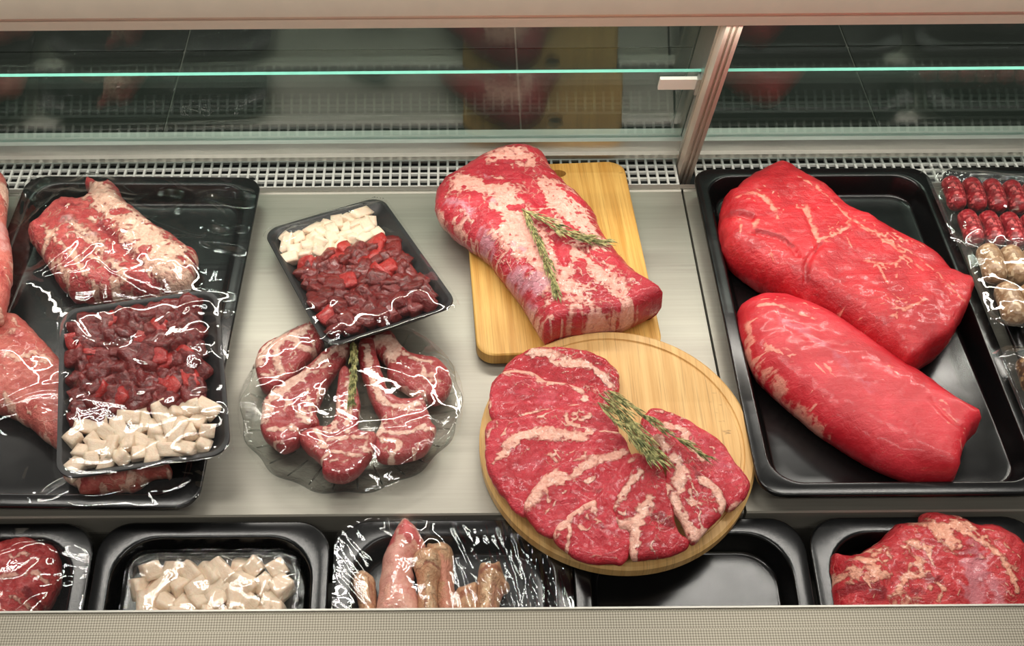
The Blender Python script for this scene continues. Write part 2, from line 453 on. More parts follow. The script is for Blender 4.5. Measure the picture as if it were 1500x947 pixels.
def membrane(name, M, hw, hl, r, mat, obst=(), edge_z=0.0, res=0.0035, wr=40, wamp=0.0016, seed=0, skirt=0.012, it=260, clear=0.0015, parent=None, radial=0.0, rnd=None, wid=(0.004, 0.011)):
    """cling film: stretched membrane over the obstacles (world points) inside a rounded rectangle, with creases, edge turned down"""
    rs = np.random.RandomState(seed)
    nx = int(2*hw/res); ny = int(2*hl/res)
    xs = np.linspace(-hw, hw, nx); ys = np.linspace(-hl, hl, ny)
    X, Y = np.meshgrid(xs, ys)
    Z = np.full(X.shape, edge_z)
    ob = np.full(X.shape, -1.0)
    Mi = np.array(M.inverted())
    for pts in obst:
        p = np.c_[pts, np.ones(len(pts))] @ Mi.T
        ix = np.clip(((p[:, 0]+hw)/(2*hw)*(nx-1)).round().astype(int), -9, nx+9)
        iy = np.clip(((p[:, 1]+hl)/(2*hl)*(ny-1)).round().astype(int), -9, ny+9)
        for dx in (-1, 0, 1):
            for dy in (-1, 0, 1):
                a, b = ix+dx, iy+dy
                ok = (a >= 1) & (a < nx-1) & (b >= 1) & (b < ny-1)
                np.maximum.at(ob, (b[ok], a[ok]), p[ok, 2]+clear)
    if rnd is None:
        ax = np.abs(X)-(hw-r); ay = np.abs(Y)-(hl-r)
        sd = np.hypot(np.maximum(ax, 0), np.maximum(ay, 0))+np.minimum(np.maximum(ax, ay), 0)-r
    else:
        sd = np.hypot(X, Y)-rnd
    fixed = sd > -res*1.2
    Z = np.maximum(Z, np.where(fixed, -1, ob))
    for _ in range(it):
        A = Z.copy()
        A[1:-1, 1:-1] = 0.25*(Z[:-2, 1:-1]+Z[2:, 1:-1]+Z[1:-1, :-2]+Z[1:-1, 2:])
        A = np.maximum(A, ob)
        Z = np.where(fixed, edge_z, A)
    # creases
    Wz = np.zeros_like(Z)
    for k in range(wr):
        x0, y0 = rs.uniform(-hw, hw), rs.uniform(-hl, hl)
        if k % 3 == 0:
            x0, y0 = (hw*rs.choice([-1, 1])*rs.uniform(.6, 1), hl*rs.choice([-1, 1])*rs.uniform(.6, 1))
        if radial and k % 5: x0, y0 = hw*rs.uniform(.1, 1), hl*rs.uniform(-.1, 1)
        th = rs.uniform(0, math.pi) if radial == 0 else math.pi/2+0.45*(1-x0/hw)+rs.normal(0, radial*0.4)
        L = rs.uniform(0.012, 0.035) if k % 2 else rs.uniform(0.04, 0.11); bend = rs.uniform(-9, 9)*(0.15 if radial else 1.0)
        dx, dy = math.cos(th), math.sin(th)
        s = (X-x0)*dx+(Y-y0)*dy; q = -(X-x0)*dy+(Y-y0)*dx-bend*s*s
        wd = rs.uniform(*wid)
        Wz += 0.30*wd*(wamp/0.003)*rs.uniform(0.4, 1.3)*np.exp(-(q/wd)**2)*np.exp(-(s/L)**2)
    nzz = vnoise(np.c_[X.ravel(), Y.ravel(), np.zeros(X.size)], 38, 2, seed).reshape(X.shape)
    Wz += 0.0006*nzz
    Z = Z+Wz*np.clip(-sd/0.012, 0.12, 1)
    # turn the edge down over the rim
    Z = np.where(sd > 0, edge_z-skirt*np.clip(sd/0.006, 0, 1), Z)
    keep = sd < res*1.5
    idm = -np.ones(X.shape, int); idm[keep] = np.arange(keep.sum())
    k2 = np.clip(sd, 0, None)
    V = np.c_[X[keep], Y[keep], Z[keep]]
    a = idm[:-1, :-1].ravel(); b = idm[:-1, 1:].ravel(); c = idm[1:, 1:].ravel(); d = idm[1:, :-1].ravel()
    ok = (a >= 0) & (b >= 0) & (c >= 0) & (d >= 0)
    F = np.c_[a, b, c, d][ok]
    me = mesh(name, V, F, mat)
    o = link(name, me, mat)
    o.matrix_basis = M
    if parent is not None:
        o.parent = parent; o.matrix_basis = Matrix.Identity(4)
    return o

# ------------------------------------------------------------------ materials
M_STEEL = steel('brushed_steel', (164, 160, 149), 0.45, metal=0.6)
M_STEEL_EDGE = steel('bright_steel', (225, 222, 212), 0.3)
M_ALU = steel('pinkish_aluminium', (206, 192, 176), 0.4, (200, 200, 4), 0.3)
M_RAIL = steel('grey_rail', (190, 192, 186), 0.35)
M_BEIGE = plain('beige_paint', (244, 228, 206), 0.42, namt=0.03)
M_GRILLE = plain('grille_white', (205, 206, 200), 0.4, namt=0.05)
M_BLACKPIT = plain('channel_black', (14, 14, 14), 0.6)
M_TILE = plain('dark_tile', (40, 42, 38), 0.45, namt=0.2, nscale=6.)  # dark tiles, with the floor's shading also taken into the colour
M_GROUT = plain('grout', (112, 112, 104), 0.8)
M_CLIP = plain('white_clip', (226, 226, 216), 0.35, namt=0.02)
M_EDGE = plain('glass_edge_teal', (120, 190, 172), 0.15, namt=0.08)
M_DARKWELL = plain('well_grey', (70, 68, 62), 0.5)
def black_enamel():
    t = NT('black_enamel'); v = t.coords()
    a = t.noise(v, 14., 5, 0.6); b = t.noise(v, 240., 3, 0.6)
    c = t.mix(a, lin((7, 7, 8)), lin((17, 18, 18)))
    r = t.math('ADD', 0.11, t.math('MULTIPLY', a, 0.20))
    return t.pbr(c, r, 0.0, t.bump(b, 0.04, 0.0006), 0.5, 0, 0.0)
M_TRAY = black_enamel()
M_FOAM = plain('black_foam', (30, 30, 31), 0.42, nscale=300., namt=0.2, bstr=0.1)
M_CLEAR = film_mat('clear_plastic', 1.45, 0.06, (0.90, 0.92, 0.91, 1), 0.3, 1.0, 0.015)
M_FILM = film_mat('cling_film', 1.45, 0.03, (0.985, 0.985, 0.985, 1), 0.03, 1.6, 0.002)
def perforated():
    t = NT('woven_steel'); v = t.coords((1, 1, 1), (0, 0, math.radians(45)))
    vo = t.n('TexChecker', {'Vector': v, 'Scale': 520., 1: lin((152, 147, 134)), 2: lin((96, 91, 81))})
    nz = t.noise(t.coords(), 5., 4)
    c = t.mix(t.math('MULTIPLY', nz, 0.3), vo.outputs[0], lin((150, 140, 120)))
    return t.pbr(c, 0.42, 0.55, t.bump(vo.outputs[1], 0.25, 0.0008))
M_WOVEN = perforated()
def glass():
    t = NT('pane_glass')
    tr = t.n('BsdfTransparent', {0: (0.90, 0.96, 0.93, 1)})
    gl = t.n('BsdfGlossy', {'Color': (1, 1, 1, 1), 'Roughness': 0.015})
    return t.done(t.n('MixShader', {0: t.schlick(1.64), 1: tr.outputs[0], 2: gl.outputs[0]}))
M_GLASS = glass()

# ------------------------------------------------------------------ the shop floor behind the case
XL, XR = -1.0, 1.15
floor = link('floor', MB().box(-3.0, 3.2, 0.4, 4.2, -0.86, -0.806).mesh('floor', M_GROUT), M_GROUT)
tag(floor, kind='structure')
tm = sharp(loft('tile', 0.895, 0.895, [(0.0, 0.0, 0.003), (0.0, 0.005, 0.003), (0.002, 0.006, 0.003)], M_TILE, False, True, 2), 20)
gx0 = U(759, 120, -0.80)[0]; gy0 = U(700, 71, -0.80)[1]
for i in range(-3, 3):
    for j in range(-2, 2):
        link('tile', tm, M_TILE, floor, (gx0+(i+0.5)*0.9, gy0+(j+0.5)*0.9, -0.806))

# ------------------------------------------------------------------ the display case
TILT = math.radians(18)
GY = 1.266        # glass plane meets deck level here
case = empty('display_case', (0.1, 0.95, 0.0))
tag(case, 'refrigerated steel meat counter with slanting glass panes behind and beige rail above', 'display case')
def cpart(name, me, mat, kindparent=None):
    o = link(name, me, mat); o.parent = case; o.matrix_parent_inverse = Matrix.Translation(case.location).inverted(); return o
# deck panels with a joint at x = 0.303
for x0, x1 in ((XL, -0.619), (-0.616, 0.3015), (0.3045, XR)):
    prof = [(0.690, 0.0), (0.690, -0.03), (1.206, -0.03), (1.206, 0.0)]
    mb = MB().extrude_x([(0.688, -0.030), (1.2055, -0.030), (1.2055, 0.0015), (1.2035, 0.0015), (1.2015, 0.0), (0.6895, 0.0), (0.688, -0.002)][::-1], x0, x1)
    cpart('deck_panel', mb.mesh('deck_panel', M_STEEL), M_STEEL)
cpart('front_well', MB().extrude_x([(0.687, -0.031), (0.687, -0.12), (0.45, -0.16), (0.45, -0.165), (0.69, -0.125), (0.69, -0.031)], XL, XR).mesh('front_well', M_DARKWELL), M_DARKWELL)
fp = cpart('front_panel', MB().extrude_x([(0.5720, 0.004), (0.5735, 0.0), (0.5735, -0.045), (0.568, -0.045), (0.50, -0.06), (0.34, -0.06), (0.34, -0.02)], XL, XR).mesh('front_panel', M_WOVEN), M_WOVEN)
cpart('front_panel_lip', MB().box(XL, XR, 0.5722, 0.5742, -0.003, 0.0062).mesh('front_panel_lip', M_STEEL_EDGE), M_STEEL_EDGE)
cpart('air_channel', MB().extrude_x([(1.2065, -0.002), (1.2065, -0.05), (1.32, -0.05), (1.32, 0.0), (1.318, 0.0), (1.318, -0.047), (1.209, -0.047), (1.209, -0.002)], XL, XR).mesh('air_channel', M_BLACKPIT), M_BLACKPIT)
cpart('channel_sill', MB().extrude_x([(1.2058, -0.0015), (1.2058, 0.0022), (1.2135, 0.0022), (1.2135, -0.004), (1.2125, -0.004), (1.2125, -0.0015)][::-1], XL, XR).mesh('channel_sill', M_STEEL_EDGE), M_STEEL_EDGE)
# slanted frame: coordinates along the glass plane (s up the pane, q behind it)
def gp(s, q): return (GY - s*math.sin(TILT) + q*math.cos(TILT), s*math.cos(TILT)+q*math.sin(TILT))
def slab(s0, s1, q0, q1): return [gp(s0, q0), gp(s0, q1), gp(s1, q1), gp(s1, q0)]
S_RAIL0, S_RAIL1, S_EDGE, S_TOP = 0.032, 0.060, 0.207, 0.338
PANES = ((XL, 0.300), (0.324, XR))
for x0, x1 in PANES:
    cpart('bottom_rail', MB().extrude_x(slab(S_RAIL0, S_RAIL1, -0.006, 0.014), x0, x1).mesh('bottom_rail', M_RAIL), M_RAIL)
    cpart('rail_lip', MB().extrude_x(slab(S_RAIL0-0.006, S_RAIL0+0.003, -0.012, 0.0), x0, x1).mesh('rail_lip', M_STEEL_EDGE), M_STEEL_EDGE)
    for (s0, s1, q0) in ((S_RAIL1, S_EDGE, 0.0), (S_RAIL1-0.09, S_TOP+0.03, 0.0500)):
        me = MB().extrude_x(slab(s0, s1, q0, q0+0.0045), x0, x1).mesh('glass_pane', M_GLASS)
        me.materials.append(M_EDGE)
        for p in me.polygons:
            n = p.normal
            nq = abs(n[1]*math.cos(TILT)+n[2]*math.sin(TILT))
            if nq < 0.5: p.material_index = 1
        cpart('glass_pane', me, M_GLASS)
# the upright between the two panes
post = cpart('post', MB().extrude_x(slab(-0.018, S_TOP+0.03, -0.026, 0.052), 0.3030, 0.3215).mesh('post', M_ALU), M_ALU)
for a, b in ((0.3030, 0.3075), (0.3108, 0.3134), (0.3168, 0.3215)):
    r = link('post_ridge', MB().extrude_x(slab(-0.019, S_TOP+0.03, -0.0295, -0.0255), a, b).mesh('post_ridge', M_ALU), M_ALU)
    r.parent = post
cpart('post_side_plate', MB().extrude_x(slab(0.0, S_TOP+0.03, -0.010, 0.060), 0.3000, 0.3028).mesh('post_side_plate', M_RAIL), M_RAIL)
# white bracket that carries the edge of the pane
clip = cpart('pane_bracket', MB().extrude_x(slab(0.178, 0.199, -0.006, -0.001), 0.2500, 0.2960).mesh('pane_bracket', M_CLIP), M_CLIP)
link('bracket_plate', MB().extrude_x(slab(0.170, 0.203, -0.009, 0.004), 0.2962, 0.2998).mesh('bracket_plate', M_RAIL), M_RAIL).parent = clip
# beige rail above
by, bz = gp(S_TOP, -0.030)
prof = [(by-0.004, bz), (by+0.03, bz), (by+0.05, bz+0.004), (by+0.05, bz+0.09), (by-0.010, bz+0.09), (by-0.016, bz+0.080), (by-0.017, bz+0.024), (by-0.012, bz+0.0185), (by-0.0085, bz+0.0175), (by-0.0085, bz+0.003)]
cpart('beige_rail', sharp(MB().extrude_x(prof, XL, XR).mesh('beige_rail', M_BEIGE), 30), M_BEIGE)

# air grilles: every bar a piece
def grille(x0, x1, label):
    g = empty('air_grille', ((x0+x1)/2, 1.245, -0.0028)); tag(g, label, 'grille', 'air grilles along the foot of the glass')
    L = x1-x0
    long = MB().box(-L/2, L/2, -0.0016, 0.0016, 0, 0.004).mesh('long_bar', M_GRILLE)
    ys = [1.2150+0.0135*k for k in range(6)]
    for y in ys: link('long_bar', long, M_GRILLE, g, (0, y-1.245, 0.0))
    n = int(L/0.0131)
    cr = MB().box(-0.0016, 0.0016, 1.214-1.245, ys[-1]+0.002-1.245, 0.0012, 0.0048).mesh('cross_bar', M_GRILLE)
    for k in range(n+1): link('cross_bar', cr, M_GRILLE, g, (-L/2+k*L/n, 0, 0))
grille(XL+0.01, 0.299, 'white wire grid along the longer pane, behind lamb trays and wooden boards')
grille(0.327, XR-0.01, 'white wire grid behind the tray of two beef roasts and the sausages')

# ------------------------------------------------------------------ big trays on the deck
def tray_mesh(w, l, depth, rim, r, wall, mat=None, name='tray_body'):
    "rim plane at z = 0"
    rg = [(rim+wall, -depth-0.0015, r*0.55), (rim-0.004, -0.006, r*0.9), (0.0005, -0.0055, r*0.75), (0.0, -0.003, r*0.75), (0.0006, -0.0009, r*0.75), (0.0022, 0.0, r*0.75)]
    b = 0.0034
    rg += [(rim-b-0.001, 0.0, r)]
    for k in range(6):
        a = math.radians(80*k/5); rg.append((rim-b+b*math.sin(a), -b+b*math.cos(a), r))
    rg += [(rim+wall*0.75, -depth+0.005, r*0.85)]
    for k in range(4):
        a = math.radians(25+65*k/3); rg.append((rim+wall*0.75+0.0045*(1-math.cos(a)), -depth+0.005-0.005*math.sin(a), r*0.82))
    rg += [(rim+wall+0.014, -depth, r*0.6)]
    return loft(name, w, l, rg, mat or M_TRAY, True, True, 9, True, 70)
def root(name, M, label, cat, group=None):
    e = empty(name); e.matrix_basis = M; tag(e, label, cat, group); return e
RZ = 0.031; FZ = 0.004
MR = Matrix.Translation((0.4715, 0.951, RZ))
t = link('serving_tray', tray_mesh(0.316, 0.524, 0.027, 0.017, 0.035, 0.012), M_TRAY); t.matrix_basis = MR
tag(t, 'large black enamel tray holding two big bare beef roasts', 'tray')
ML = Matrix.Translation((-0.4290, 0.944, RZ)) @ Matrix.Rotation(math.radians(-1.2), 4, 'Z')
wl = root('wrapped_tray', ML, 'large black tray under stretched film, holding the lamb rib rack', 'tray')
link('tray_body', tray_mesh(0.316, 0.524, 0.027, 0.017, 0.035, 0.012), M_TRAY, wl)
MLL = Matrix.Translation((-0.759, 0.944, RZ))
t = link('serving_tray', tray_mesh(0.316, 0.524, 0.027, 0.017, 0.035, 0.012), M_TRAY); t.matrix_basis = MLL
tag(t, 'black enamel tray at the far side of the lamb rib tray', 'tray')
MRR = Matrix.Translation((0.804, 0.951, RZ))
t = link('serving_tray', tray_mesh(0.316, 0.524, 0.027, 0.017, 0.035, 0.012), M_TRAY); t.matrix_basis = MRR
tag(t, 'black enamel tray under the film-wrapped sausage packs', 'tray')

# ------------------------------------------------------------------ two beef roasts
M_ROAST = meat('beef_roast_lean', (164, 12, 26), (200, 34, 44), (228, 146, 126), dark=(140, 8, 20), vein=0.0, rough=0.40, bump=0.30, fib=(14, 110, 40), frot=(0, 0, math.radians(-38)), coat=0.18, fatnoise=0.7)
M_ROAST2 = meat('beef_eye_lean', (182, 22, 36), (208, 46, 58), (230, 156, 138), dark=(170, 14, 28), vein=0.0, rough=0.38, bump=0.16, fib=(14, 120, 40), frot=(0, 0, math.radians(-40)), coat=0.18, fatnoise=0.8)
A = lambda p: crop((1000, 230), 3.0, p)
B = lambda p: crop((1000, 430), 2.87, p)
olA = [(1057, 301), (1072, 291), (1092, 272), (1128, 256), (1145, 255), (1170, 266), (1213, 294), (1240, 318), (1267, 329), (1320, 361), (1367, 388), (1392, 414), (1416, 433),
       (1415, 452), (1387, 505), (1330, 546), (1308, 534), (1258, 496), (1209, 463), (1150, 434), (1100, 406), (1064, 376), (1052, 342)]
stA = [(0, 7, .8, A([(230, 190), (300, 180), (340, 200), (390, 250), (410, 290)])), (0, 9, .72, A([(320, 165), (370, 215), (400, 260)])),
       (0, 8, .8, A([(500, 240), (530, 250), (560, 310), (590, 390)])), (0, 9, .7, A([(540, 230), (545, 290)])), (0, 6, .9, A([(590, 385), (640, 375), (700, 345), (730, 320)])),
       (0, 5, .8, A([(500, 110), (640, 200), (720, 285), (800, 330), (960, 420), (1080, 500), (1160, 590), (1235, 655)])),
       (0, 6, .72, A([(720, 300), (850, 370), (950, 440), (1050, 520)])), (0, 4, .8, A([(710, 370), (740, 430)])), (0, 5, .78, A([(780, 470), (850, 485), (930, 490), (960, 450)])),
       (0, 4, .8, A([(850, 490), (880, 560), (900, 590)])), (0, 4, .8, A([(930, 490), (930, 560)])), (0, 5, .75, A([(830, 650), (880, 640), (950, 690), (1060, 650)])), (0, 6, .8, A([(910, 720), (960, 700), (1030, 670)])),
       (0, 5, .7, A([(210, 260), (250, 300), (250, 350)])), (0, 10, .7, A([(310, 330), (325, 300)])), (0, 5, .6, A([(370, 420), (410, 480)])),
       (0, 11, .78, A([(480, 590), (560, 630), (640, 680), (700, 730), (760, 790)])), (0, 7, .7, A([(420, 590), (520, 650), (640, 720)])),
       (0, 5, .55, A([(260, 470), (400, 570), (470, 610)])), (0, 4, .62, A([(760, 690), (800, 700)])), (0, 4, .62, A([(900, 345), (960, 390), (1040, 430)])),
       (1, 10, .8, A([(180, 230), (250, 250), (300, 270)])), (1, 5, .95, A([(320, 340), (430, 370), (480, 410)])), (1, 6, .9, A([(540, 480), (550, 540), (610, 585)])), (1, 6, .9, A([(600, 400), (570, 440)])),  # dark strokes along the folds paint their shade into the colour
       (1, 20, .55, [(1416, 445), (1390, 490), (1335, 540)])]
blob('beef_roast', olA, FZ, 0.066, M_ROAST, stA, face=[(1418, 440), (1387, 505), (1330, 547)], fatw=1.15, step=0.0032, R=0.032, under=0.42, amp=0.0035, nf=28, seed=3, power=2.4, dome=0.10, edge_amp=0.002,
     cuts=[(6, .009, A([(180, 235), (250, 255), (300, 275)])), (4, .007, A([(320, 342), (430, 372), (480, 410), (500, 440)])), (4, .008, A([(600, 400), (545, 470), (550, 545), (610, 587)])), (5, .003, A([(590, 390), (560, 310), (530, 240)]))],
     label='large folded red beef roast with thin fat seams in black tray', cat='beef roast')
olB = B([(232, 75), (298, 37), (370, 27), (450, 40), (600, 98), (740, 192), (900, 305), (1040, 395), (1130, 475), (1226, 563), (1215, 602), (1190, 632), (1160, 700), (1147, 750), (1132, 795), (1050, 797), (900, 765), (750, 695), (600, 600), (480, 505), (390, 428), (310, 352), (260, 262), (232, 160)])
stB = [(0, 9, .85, B([(320, 55), (420, 75), (480, 95), (545, 125)])), (0, 12, .8, B([(280, 110), (290, 170), (270, 240), (310, 270), (380, 310), (440, 370)])), (0, 7, .8, B([(310, 180), (290, 200), (300, 260)])),
       (0, 10, .75, B([(380, 310), (470, 410), (580, 500), (650, 570)])), (0, 8, .75, B([(560, 530), (680, 620), (760, 690), (880, 750)])), (0, 5, .6, B([(340, 240), (420, 245), (450, 260)])),
       (0, 4, .5, B([(500, 240), (600, 340), (650, 390)])), (0, 6, .7, B([(860, 320), (900, 360)])), (0, 5, .6, B([(1060, 470), (1130, 540), (1200, 590)])), (0, 5, .6, B([(1100, 560), (1180, 600), (1150, 640)])),
       (0, 5, .55, B([(1000, 770), (1120, 735)])), (0, 8, .62, B([(240, 130), (250, 200)])), (0, 4, .7, B([(370, 330), (380, 400), (345, 405)])), (2, 24, .55, B([(420, 130), (600, 250), (780, 420)])),
       (0, 4, .55, B([(930, 350), (1000, 400)])), (1, 8, .7, B([(1140, 560), (1200, 585)])), (1, 10, .6, B([(1060, 785), (1130, 770)]))]
blob('beef_roast', olB, FZ, 0.060, M_ROAST2, stB, face=[(1424, 640), (1404, 674), (1394, 706)], step=0.0032, R=0.042, under=0.36, amp=0.0022, nf=22, seed=9, power=2.1, dome=0.12, edge_amp=0.0014,
     cuts=[(6, .003, B([(1050, 460), (1130, 540), (1205, 590)])), (5, .003, B([(1000, 775), (1120, 740)])), (5, .002, B([(380, 320), (480, 420), (640, 580)]))],
     label='smooth oval beef roast with silvery sheen and pale fat edge', cat='beef roast')

# ------------------------------------------------------------------ rectangular board and the loin on it
M_BAM = bamboo('bamboo_board', (186, 134, 58), (216, 172, 94), 0.0, 120.)
MB_, bw, bl = frame([(680, 240), (913, 236), (972, 508), (697, 528)], [.021]*4)
bl = 0.340
def board_mesh():
    hw, hl, r = bw/2, bl/2, 0.022
    ol = rrect(hw, hl, r, 8); hole = [(0.022*0.5*math.cos(a)+0.018, 0.0075*math.sin(a)+hl-0.022) for a in np.linspace(0, 2*math.pi, 24, endpoint=False)]
    hole = [(x+0.0, y) for x, y in hole]
    def ringpts(off, z): return [(x*(1-off/hw), y*(1-off/hl), z) for x, y in ol]
    v = []; f = []
    n = len(ol); k = len(hole)
    allp = [Vector(p) for p in ol]+[Vector(p) for p in hole]
    ed = [(i, (i+1) % n) for i in range(n)]+[(n+i, n+(i+1) % k) for i in range(k)]
    vv, _, ff, *_x = delaunay_2d_cdt(allp, ed, [], 1, 1e-7)
    hc = np.array(hole).mean(0)
    top = []
    for t in ff:
        c = np.mean([tuple(vv[i]) for i in t], axis=0)
        if not inside(np.array([c]), np.array(hole))[0]: top.append(t)
    v += [(p[0]*(1-0.0015/hw) if i < n else p[0], p[1]*(1-0.0015/hl) if i < n else p[1], 0.0) for i, p in enumerate(vv)]
    f += [tuple(t) for t in top]
    b = len(v); v += [(x, y, -0.0016) for x, y in ol]
    f += [(i, b+i, b+(i+1) % n, (i+1) % n) for i in range(n)]
    b2 = len(v); v += [(x, y, -0.0162) for x, y in ol]
    f += [(b+i, b2+i, b2+(i+1) % n, b+(i+1) % n) for i in range(n)]
    b3 = len(v); v += [(x*(1-0.0015/hw), y*(1-0.0015/hl), -0.018) for x, y in ol]
    f += [(b2+i, b3+i, b3+(i+1) % n, b2+(i+1) % n) for i in range(n)]
    b4 = len(v); v += [(x, y, -0.018) for x, y in hole]
    f += [(n+i, b4+i, b4+(i+1) % k, n+(i+1) % k) for i in range(k)]
    f += [tuple(b3+i for i in t) if max(t) < n else tuple((b3+i if i < n else b4+i-n) for i in t) for t in [tt[::-1] for tt in top]]
    return sharp(mesh('cutting_board', v, f, M_BAM), 40)
bd = link('cutting_board', board_mesh(), M_BAM); bd.matrix_basis = MB_
tag(bd, 'rectangular bamboo cutting board with a slot, under the marbled loin', 'cutting board')
M_LOIN = meat('loin_lean', (168, 22, 40), (196, 46, 60), (232, 176, 160), mem=(198, 138, 150), dark=(120, 8, 26), vein=0.85, vscale=60., rough=0.38, bump=0.4, fib=(16, 120, 40), frot=(0, 0, math.radians(-35)), fatnoise=0.75, coat=.25)
L = lambda p: crop((620, 210), 2.868, p)
olL = [(637, 301), (642, 281), (672, 259), (700, 241), (735, 229), (760, 225), (783, 228), (799, 238), (808, 256), (829, 280), (850, 299), (871, 322), (881, 346), (899, 374), (934, 412), (967, 446), (960, 456), (916, 478), (864, 487), (829, 491), (803, 499), (791, 493), (773, 461), (752, 430), (725, 395), (707, 374), (676, 353), (651, 332), (639, 316)]
stL = [(0, 46, 1.0, L([(190, 180), (300, 210), (330, 250), (370, 330), (430, 400)])), (0, 34, 1.0, L([(330, 380), (420, 450), (500, 500), (520, 560)])), (0, 24, 1.0, L([(400, 330), (440, 420), (500, 560), (560, 640)])),
       (0, 30, .95, L([(300, 70), (400, 60), (440, 90)])), (0, 18, .95, L([(440, 110), (430, 190), (480, 230)])), (0, 26, .95, L([(480, 180), (540, 260), (600, 300), (690, 350)])),
       (0, 22, .85, L([(620, 610), (680, 680), (740, 730)])), (0, 18, .95, L([(640, 440), (620, 520), (590, 600), (640, 700)])), (0, 14, .8, L([(700, 730), (850, 720), (960, 690)])),
       (0, 20, .8, L([(780, 560), (830, 600), (850, 630)])), (0, 10, .8, L([(60, 250), (110, 340), (200, 420), (330, 540), (450, 680), (500, 780)])), (0, 16, .8, L([(480, 730), (520, 790), (620, 770)])),
       (0, 7, .8, L([(150, 200), (180, 300), (210, 330)])), (0, 12, .8, L([(690, 350), (740, 440), (700, 440)])), (0, 10, .7, L([(560, 560), (600, 640), (620, 740)])),
       (0, 22, -1.0, L([(215, 130), (265, 140)])), (0, 18, -1.0, L([(335, 110), (360, 140), (390, 170)])), (0, 16, -1.0, L([(430, 130), (460, 200), (490, 270)])), (0, 10, -1.0, L([(260, 180), (330, 180)])),
       (0, 22, -1.0, L([(190, 250), (240, 300), (300, 350)])), (0, 9, -.9, L([(360, 290), (410, 290)])), (0, 8, -.9, L([(410, 240), (470, 270)])), (0, 16, -1, L([(560, 420), (590, 500)])),
       (2, 34, 1.0, L([(370, 540), (430, 570), (480, 600)])), (2, 18, .9, L([(250, 370), (290, 430)])), (2, 16, .8, L([(380, 440), (420, 460)])), (2, 16, .7, L([(290, 260), (300, 280)])), (2, 18, .7, L([(100, 240), (190, 290), (180, 320)])), (2, 14, .7, L([(430, 640), (470, 680)])), (2, 16, .6, L([(240, 140), (280, 160)]))]
for k in range(11):      # fine white marbling of the far side
    x0, y0 = 505+k*9, 150+k*18
    stL.append((0, 4.0, 1.0, L([(x0, y0), (x0+90, y0+80), (x0+170, y0+140)])))
for k in range(12):
    x0, y0 = 660+k*16, 470+k*14
    stL.append((0, 4.0, 1.0, L([(x0, y0), (x0+50, y0+80), (x0+70, y0+130)])))
loin = blob('loin', olL, 0.0212, 0.056, M_LOIN, stL, face=[(964, 452), (916, 478), (864, 487), (803, 499)], fatw=1.35, step=0.0019, R=0.036, under=0.38, amp=0.0040, nf=30, seed=21, power=2.2, dome=0.08,
     cuts=[(5, .003, L([(340, 480), (380, 510)])), (5, .003, L([(430, 110), (430, 200), (490, 270)])), (6, .004, L([(560, 420), (600, 520), (640, 560)])), (4, .003, L([(660, 440), (760, 540), (830, 640)])), (5, .003, L([(500, 650), (520, 760)]))],
     label='thick raw loin with marbled fat cap lying on bamboo board', cat='meat', key='loin')

# ------------------------------------------------------------------ round board with sliced beef
M_BAM2 = bamboo('round_bamboo', (198, 152, 90), (222, 182, 120), math.radians(28), 70.)
qb, qf = U(905, 488, .040), U(905, 830, .011)
ql, qr = U(698, 662, .025), U(1112, 658, .025)
RB = (np.linalg.norm(qr-ql)+np.linalg.norm(qb-qf))/4
cc = (qb+qf)/2; cc[0] = (ql[0]+qr[0])/2
slope = (qb[2]-qf[2])/(qb[1]-qf[1])
def rbz(x, y): return cc[2]+(y-cc[1])*slope
MRB = Matrix.Translation(Vector(cc)) @ Matrix.Rotation(math.atan(slope), 4, 'X')
def lathe(name, prof, mat, n=96, rmod=None):
    v = []; f = []
    for (r, z) in prof:
        for k in range(n):
            th = 2*math.pi*k/n; rr = r*(rmod(th, r) if rmod else 1)
            v.append((rr*math.cos(th), rr*math.sin(th), z))
    P = len(prof)
    for j in range(P-1):
        for k in range(n): f.append((j*n+k, j*n+(k+1) % n, (j+1)*n+(k+1) % n, (j+1)*n+k))
    f.append(tuple(range(n-1, -1, -1))); f.append(tuple(range((P-1)*n, P*n)))
    return sharp(mesh(name, v, f, mat), 40)
rbm = lathe('round_board', [(RB-.003, -.019), (RB, -.016), (RB, -.003), (RB-.003, 0), (RB-.0115, 0), (RB-.0125, -.0018), (RB-.0155, -.0018), (RB-.0165, 0), (0.004, 0)], M_BAM2)
rb = link('round_cutting_board', rbm, M_BAM2); rb.matrix_basis = MRB
tag(rb, 'round bamboo cutting board carrying the fan of sliced beef', 'cutting board')
M_SLICE = meat('sliced_beef', (176, 22, 38), (204, 50, 66), (240, 188, 168), mem=(214, 100, 116), dark=(128, 8, 24), vein=0.22, vscale=80., rough=0.34, bump=0.45, fib=(90, 90, 60), fatnoise=0.45, n1s=35)
M_SLICE2 = meat('sliced_beef_marbled', (168, 18, 34), (198, 44, 58), (242, 196, 176), mem=(214, 100, 116), dark=(112, 6, 20), vein=0.75, vscale=95., rough=0.34, bump=0.5, fib=(90, 90, 60), fatnoise=0.6, n1s=35)
S = lambda p: crop((680, 480), 2.491, p)
